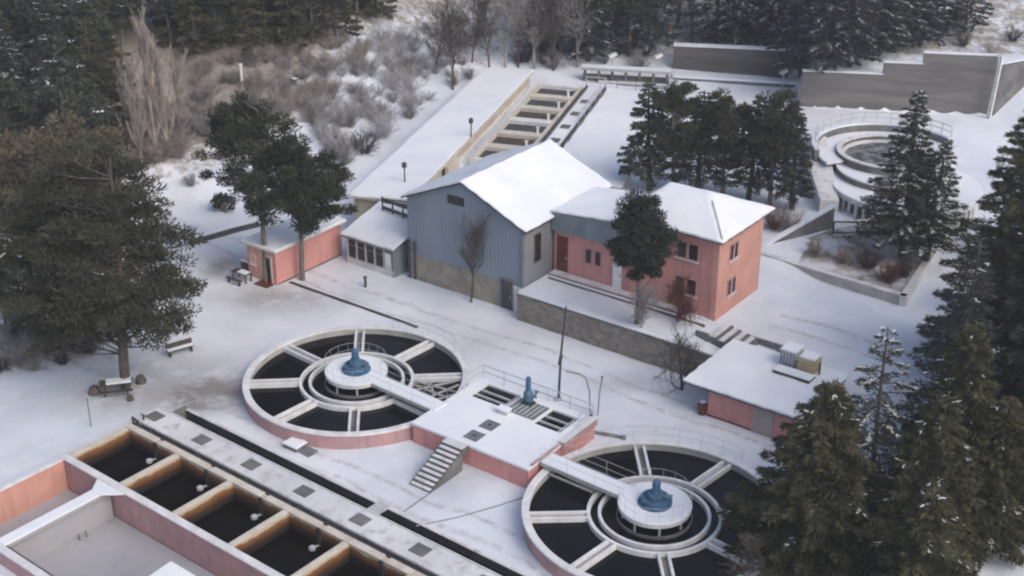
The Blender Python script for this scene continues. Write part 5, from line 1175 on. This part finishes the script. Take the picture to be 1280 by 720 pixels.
# --- conifer forests at the top
FM = {'dark': [conifer(14, 3.6, 95, 200+i, 'blue_needles', .10, 34, .46, .13, .16, .08, .75, .16) for i in range(3)],
      'green': [pine(13, [(0, 0, 8.5, 3.2, 3.2, 3.4), (.6, 0, 11, 2.2, 2.2, 1.8), (-.8, .3, 6.3, 2.6, 2.6, 1.8)], 210+i, 'forest_needles', 80, 110, .18, .38, .12, .85, snow=.10) for i in range(2)],
      'olive': [conifer(12, 3.4, 85, 220+i, 'olive_needles', .06, 34, .46, .13, .12, .12, .7, .0) for i in range(2)]}
src = {}
def forest(kind, px, py, h, label, group, seed):
    rr = random.Random(seed); ms = FM[kind]; k = rr.randrange(len(ms)); base = {'dark': 14, 'green': 13, 'olive': 12}[kind]; loc = at(px, py); s = h/base; key = (kind, k)
    loc = Vector((loc.x, loc.y, loc.z - .2)); nm = {'dark': 'spruce_tree', 'green': 'pine_tree', 'olive': 'conifer_tree'}[kind]
    if key not in src: src[key] = parts_tree(nm, label, 'tree', ms[k], loc, rr.uniform(0, 6.28), s, group, s*rr.uniform(.92, 1.1))
    else: copy_tree(src[key], label, loc, rr.uniform(0, 6.28), s, group, s*rr.uniform(.92, 1.1))
rf = random.Random(5)
ORD = 'first second third fourth fifth sixth seventh eighth ninth tenth eleventh twelfth thirteenth fourteenth fifteenth sixteenth seventeenth eighteenth nineteenth twentieth'.split()
def ranks(l): q = sorted(range(len(l)), key=lambda i: l[i][0]); return {i: ORD[k] for k, i in enumerate(q)}
# right: dark snow flecked spruces above the walls
FL = [(1000, 96, 13), (1030, 92, 14), (1062, 84, 14), (1090, 76, 13), (1118, 66, 14), (1150, 58, 13), (960, 66, 14), (925, 62, 14), (985, 60, 15), (1045, 62, 15), (1100, 52, 15), (1175, 46, 12), (1205, 40, 11)]; RK = ranks(FL)
for i, (px, py, h) in enumerate(FL):

    forest('dark', px, py, h, f'snow flecked spruce above the stepped grey wall, {RK[i]} along the wood from the brown wall', 'spruces above the back walls', 300+i)
FL = [(735, 76, 13), (760, 72, 14), (785, 70, 14), (810, 66, 14), (835, 58, 14), (865, 54, 15), (895, 54, 15), (700, 66, 13), (720, 52, 14), (770, 50, 15), (845, 38, 15), (905, 34, 15), (675, 58, 12)]; RK = ranks(FL)
for i, (px, py, h) in enumerate(FL):

    forest('green' if i % 3 else 'dark', px, py, h, f'dark forest tree behind the snow slab, {RK[i]} along the wood from the long shed', 'forest trees behind the snow slab', 330+i)
FL = [(215, 62, 10), (245, 66, 11), (275, 60, 11), (305, 62, 11), (335, 56, 11), (362, 58, 10), (390, 52, 11), (418, 46, 11), (445, 36, 10), (230, 40, 12), (290, 38, 12), (350, 36, 12), (405, 30, 12), (470, 22, 9), (260, 20, 12), (320, 16, 12), (380, 14, 12), (440, 8, 11)]; RK = ranks(FL)
for i, (px, py, h) in enumerate(FL):

    forest('olive' if i % 2 else 'green', px, py, h, f'olive green conifer above the brown scrub slope, {RK[i]} counted from the pale poplars', 'conifers above the scrub slope', 360+i)
k = 0
for row, (py, n) in enumerate([(40, 5), (85, 5), (130, 5), (180, 4), (230, 4), (280, 3)]):
    for j in range(n):
        px = -20 + (185 - row*4)*(j + rf.uniform(.1, .9))/n; k += 1
        forest(['green', 'dark', 'green', 'olive'][k % 4], px, py + rf.uniform(-14, 14), rf.uniform(9, 13), f'wood conifer beside the pale poplars, {ORD[row]} row from the top, {ORD[j]} towards them', 'conifers in the upper left wood', 400+k)
FL = [(25, 330, 9), (70, 350, 8), (10, 420, 7), (90, 420, 6)]; RK = ranks(FL)
for i, (px, py, h) in enumerate(FL):

    forest('green', px, py, h, f'low dark conifer behind the huge spreading pine, {RK[i]} from the outer end', 'conifers behind the huge left pine', 470+i)

# --- scrub on the slopes: a tangle nobody could count, one mass per slope, and the few bushes that stand clear of it
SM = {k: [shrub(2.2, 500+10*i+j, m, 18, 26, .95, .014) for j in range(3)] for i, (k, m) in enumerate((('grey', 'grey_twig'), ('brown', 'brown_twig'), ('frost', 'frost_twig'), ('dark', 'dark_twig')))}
def inside(px, py, poly):
    c = False; n = len(poly)
    for i in range(n):
        (x0, y0), (x1, y1) = poly[i], poly[(i+1) % n]
        if (y0 > py) != (y1 > py) and px < (x1-x0)*(py-y0)/(y1-y0)+x0: c = not c
    return c
def tangle(name, poly, n, kinds, hs, seed):
    rr = random.Random(seed); xs = [p[0] for p in poly]; ys = [p[1] for p in poly]; k = 0; VS, FS, MI = [], [], []; off = 0; mats = sorted(set(kinds))
    while k < n:
        px, py = rr.uniform(min(xs), max(xs)), rr.uniform(min(ys), max(ys))
        if not inside(px, py, poly): continue
        k += 1; kind = rr.choice(kinds); me = SM[kind][rr.randrange(3)]['twig']; v = np.empty(len(me.vertices)*3, np.float32); me.vertices.foreach_get('co', v); v = v.reshape(-1, 3)
        f = np.empty(len(me.loops), np.int32); me.loops.foreach_get('vertex_index', f); loc = at(px, py); s = rr.uniform(*hs)/2.2; a = rr.uniform(0, 6.28); ca, sa = math.cos(a), math.sin(a)
        w_ = np.stack([(v[:, 0]*ca - v[:, 1]*sa)*s*rr.uniform(.9, 1.4) + loc.x, (v[:, 0]*sa + v[:, 1]*ca)*s*rr.uniform(.9, 1.4) + loc.y, v[:, 2]*s + loc.z], 1)
        VS.append(w_); FS.append(f.reshape(-1, 4) + off); off += len(w_); MI.append(np.full(len(f)//4, mats.index(kind), np.int32))
    me = np_mesh(name, np.concatenate(VS), np.concatenate(FS), {'grey': 'grey_twig', 'brown': 'brown_twig', 'frost': 'frost_twig', 'dark': 'dark_twig'}[mats[0]])
    for q in mats[1:]: me.materials.append(MATS[{'grey': 'grey_twig', 'brown': 'brown_twig', 'frost': 'frost_twig', 'dark': 'dark_twig'}[q]])
    me.polygons.foreach_set('material_index', np.concatenate(MI)); o = bpy.data.objects.new(name, me); col.objects.link(o); o['kind'] = 'stuff'; return o
def st(o, label): o['label'] = label; o['category'] = 'undergrowth'
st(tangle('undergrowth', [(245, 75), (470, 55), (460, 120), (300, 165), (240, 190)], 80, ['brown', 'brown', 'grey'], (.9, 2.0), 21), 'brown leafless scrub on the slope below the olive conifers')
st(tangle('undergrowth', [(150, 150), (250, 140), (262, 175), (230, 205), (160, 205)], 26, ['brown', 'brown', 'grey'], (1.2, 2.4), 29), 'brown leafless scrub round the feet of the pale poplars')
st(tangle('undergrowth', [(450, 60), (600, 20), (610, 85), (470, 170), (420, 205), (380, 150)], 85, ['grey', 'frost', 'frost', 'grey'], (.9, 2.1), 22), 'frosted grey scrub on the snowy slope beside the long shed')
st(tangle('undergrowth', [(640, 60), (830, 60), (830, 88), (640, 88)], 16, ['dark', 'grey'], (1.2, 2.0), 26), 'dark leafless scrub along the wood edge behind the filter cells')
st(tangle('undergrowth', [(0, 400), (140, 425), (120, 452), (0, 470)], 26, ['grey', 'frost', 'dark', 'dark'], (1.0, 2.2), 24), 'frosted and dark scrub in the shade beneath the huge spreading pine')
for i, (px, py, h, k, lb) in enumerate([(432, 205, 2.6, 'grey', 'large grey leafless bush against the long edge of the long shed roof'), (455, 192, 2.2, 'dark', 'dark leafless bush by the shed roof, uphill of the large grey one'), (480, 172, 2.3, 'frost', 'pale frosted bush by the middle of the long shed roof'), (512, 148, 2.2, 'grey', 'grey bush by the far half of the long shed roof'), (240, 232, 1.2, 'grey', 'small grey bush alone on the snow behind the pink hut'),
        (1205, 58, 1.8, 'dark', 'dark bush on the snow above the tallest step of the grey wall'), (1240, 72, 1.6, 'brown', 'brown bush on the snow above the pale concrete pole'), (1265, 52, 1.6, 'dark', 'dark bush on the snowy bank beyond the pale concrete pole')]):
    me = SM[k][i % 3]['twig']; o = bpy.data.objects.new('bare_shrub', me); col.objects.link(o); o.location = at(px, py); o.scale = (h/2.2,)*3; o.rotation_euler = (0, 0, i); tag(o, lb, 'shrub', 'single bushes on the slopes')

# ------------------------------------------------------------------ air
m, nt, b = nodes('haze_air'); nt.nodes.remove(b); vol = nt.nodes.new('ShaderNodeVolumePrincipled'); vol.inputs['Color'].default_value = (.86, .90, .96, 1); vol.inputs['Density'].default_value = .00070; vol.inputs['Anisotropy'].default_value = .2
nt.links.new(vol.outputs[0], nt.nodes['Material Output'].inputs['Volume'])
hz = MB().box(-340, 340, -60, 460, -6, 125, F0).build('haze', 'haze_air', None); hz['kind'] = 'stuff'
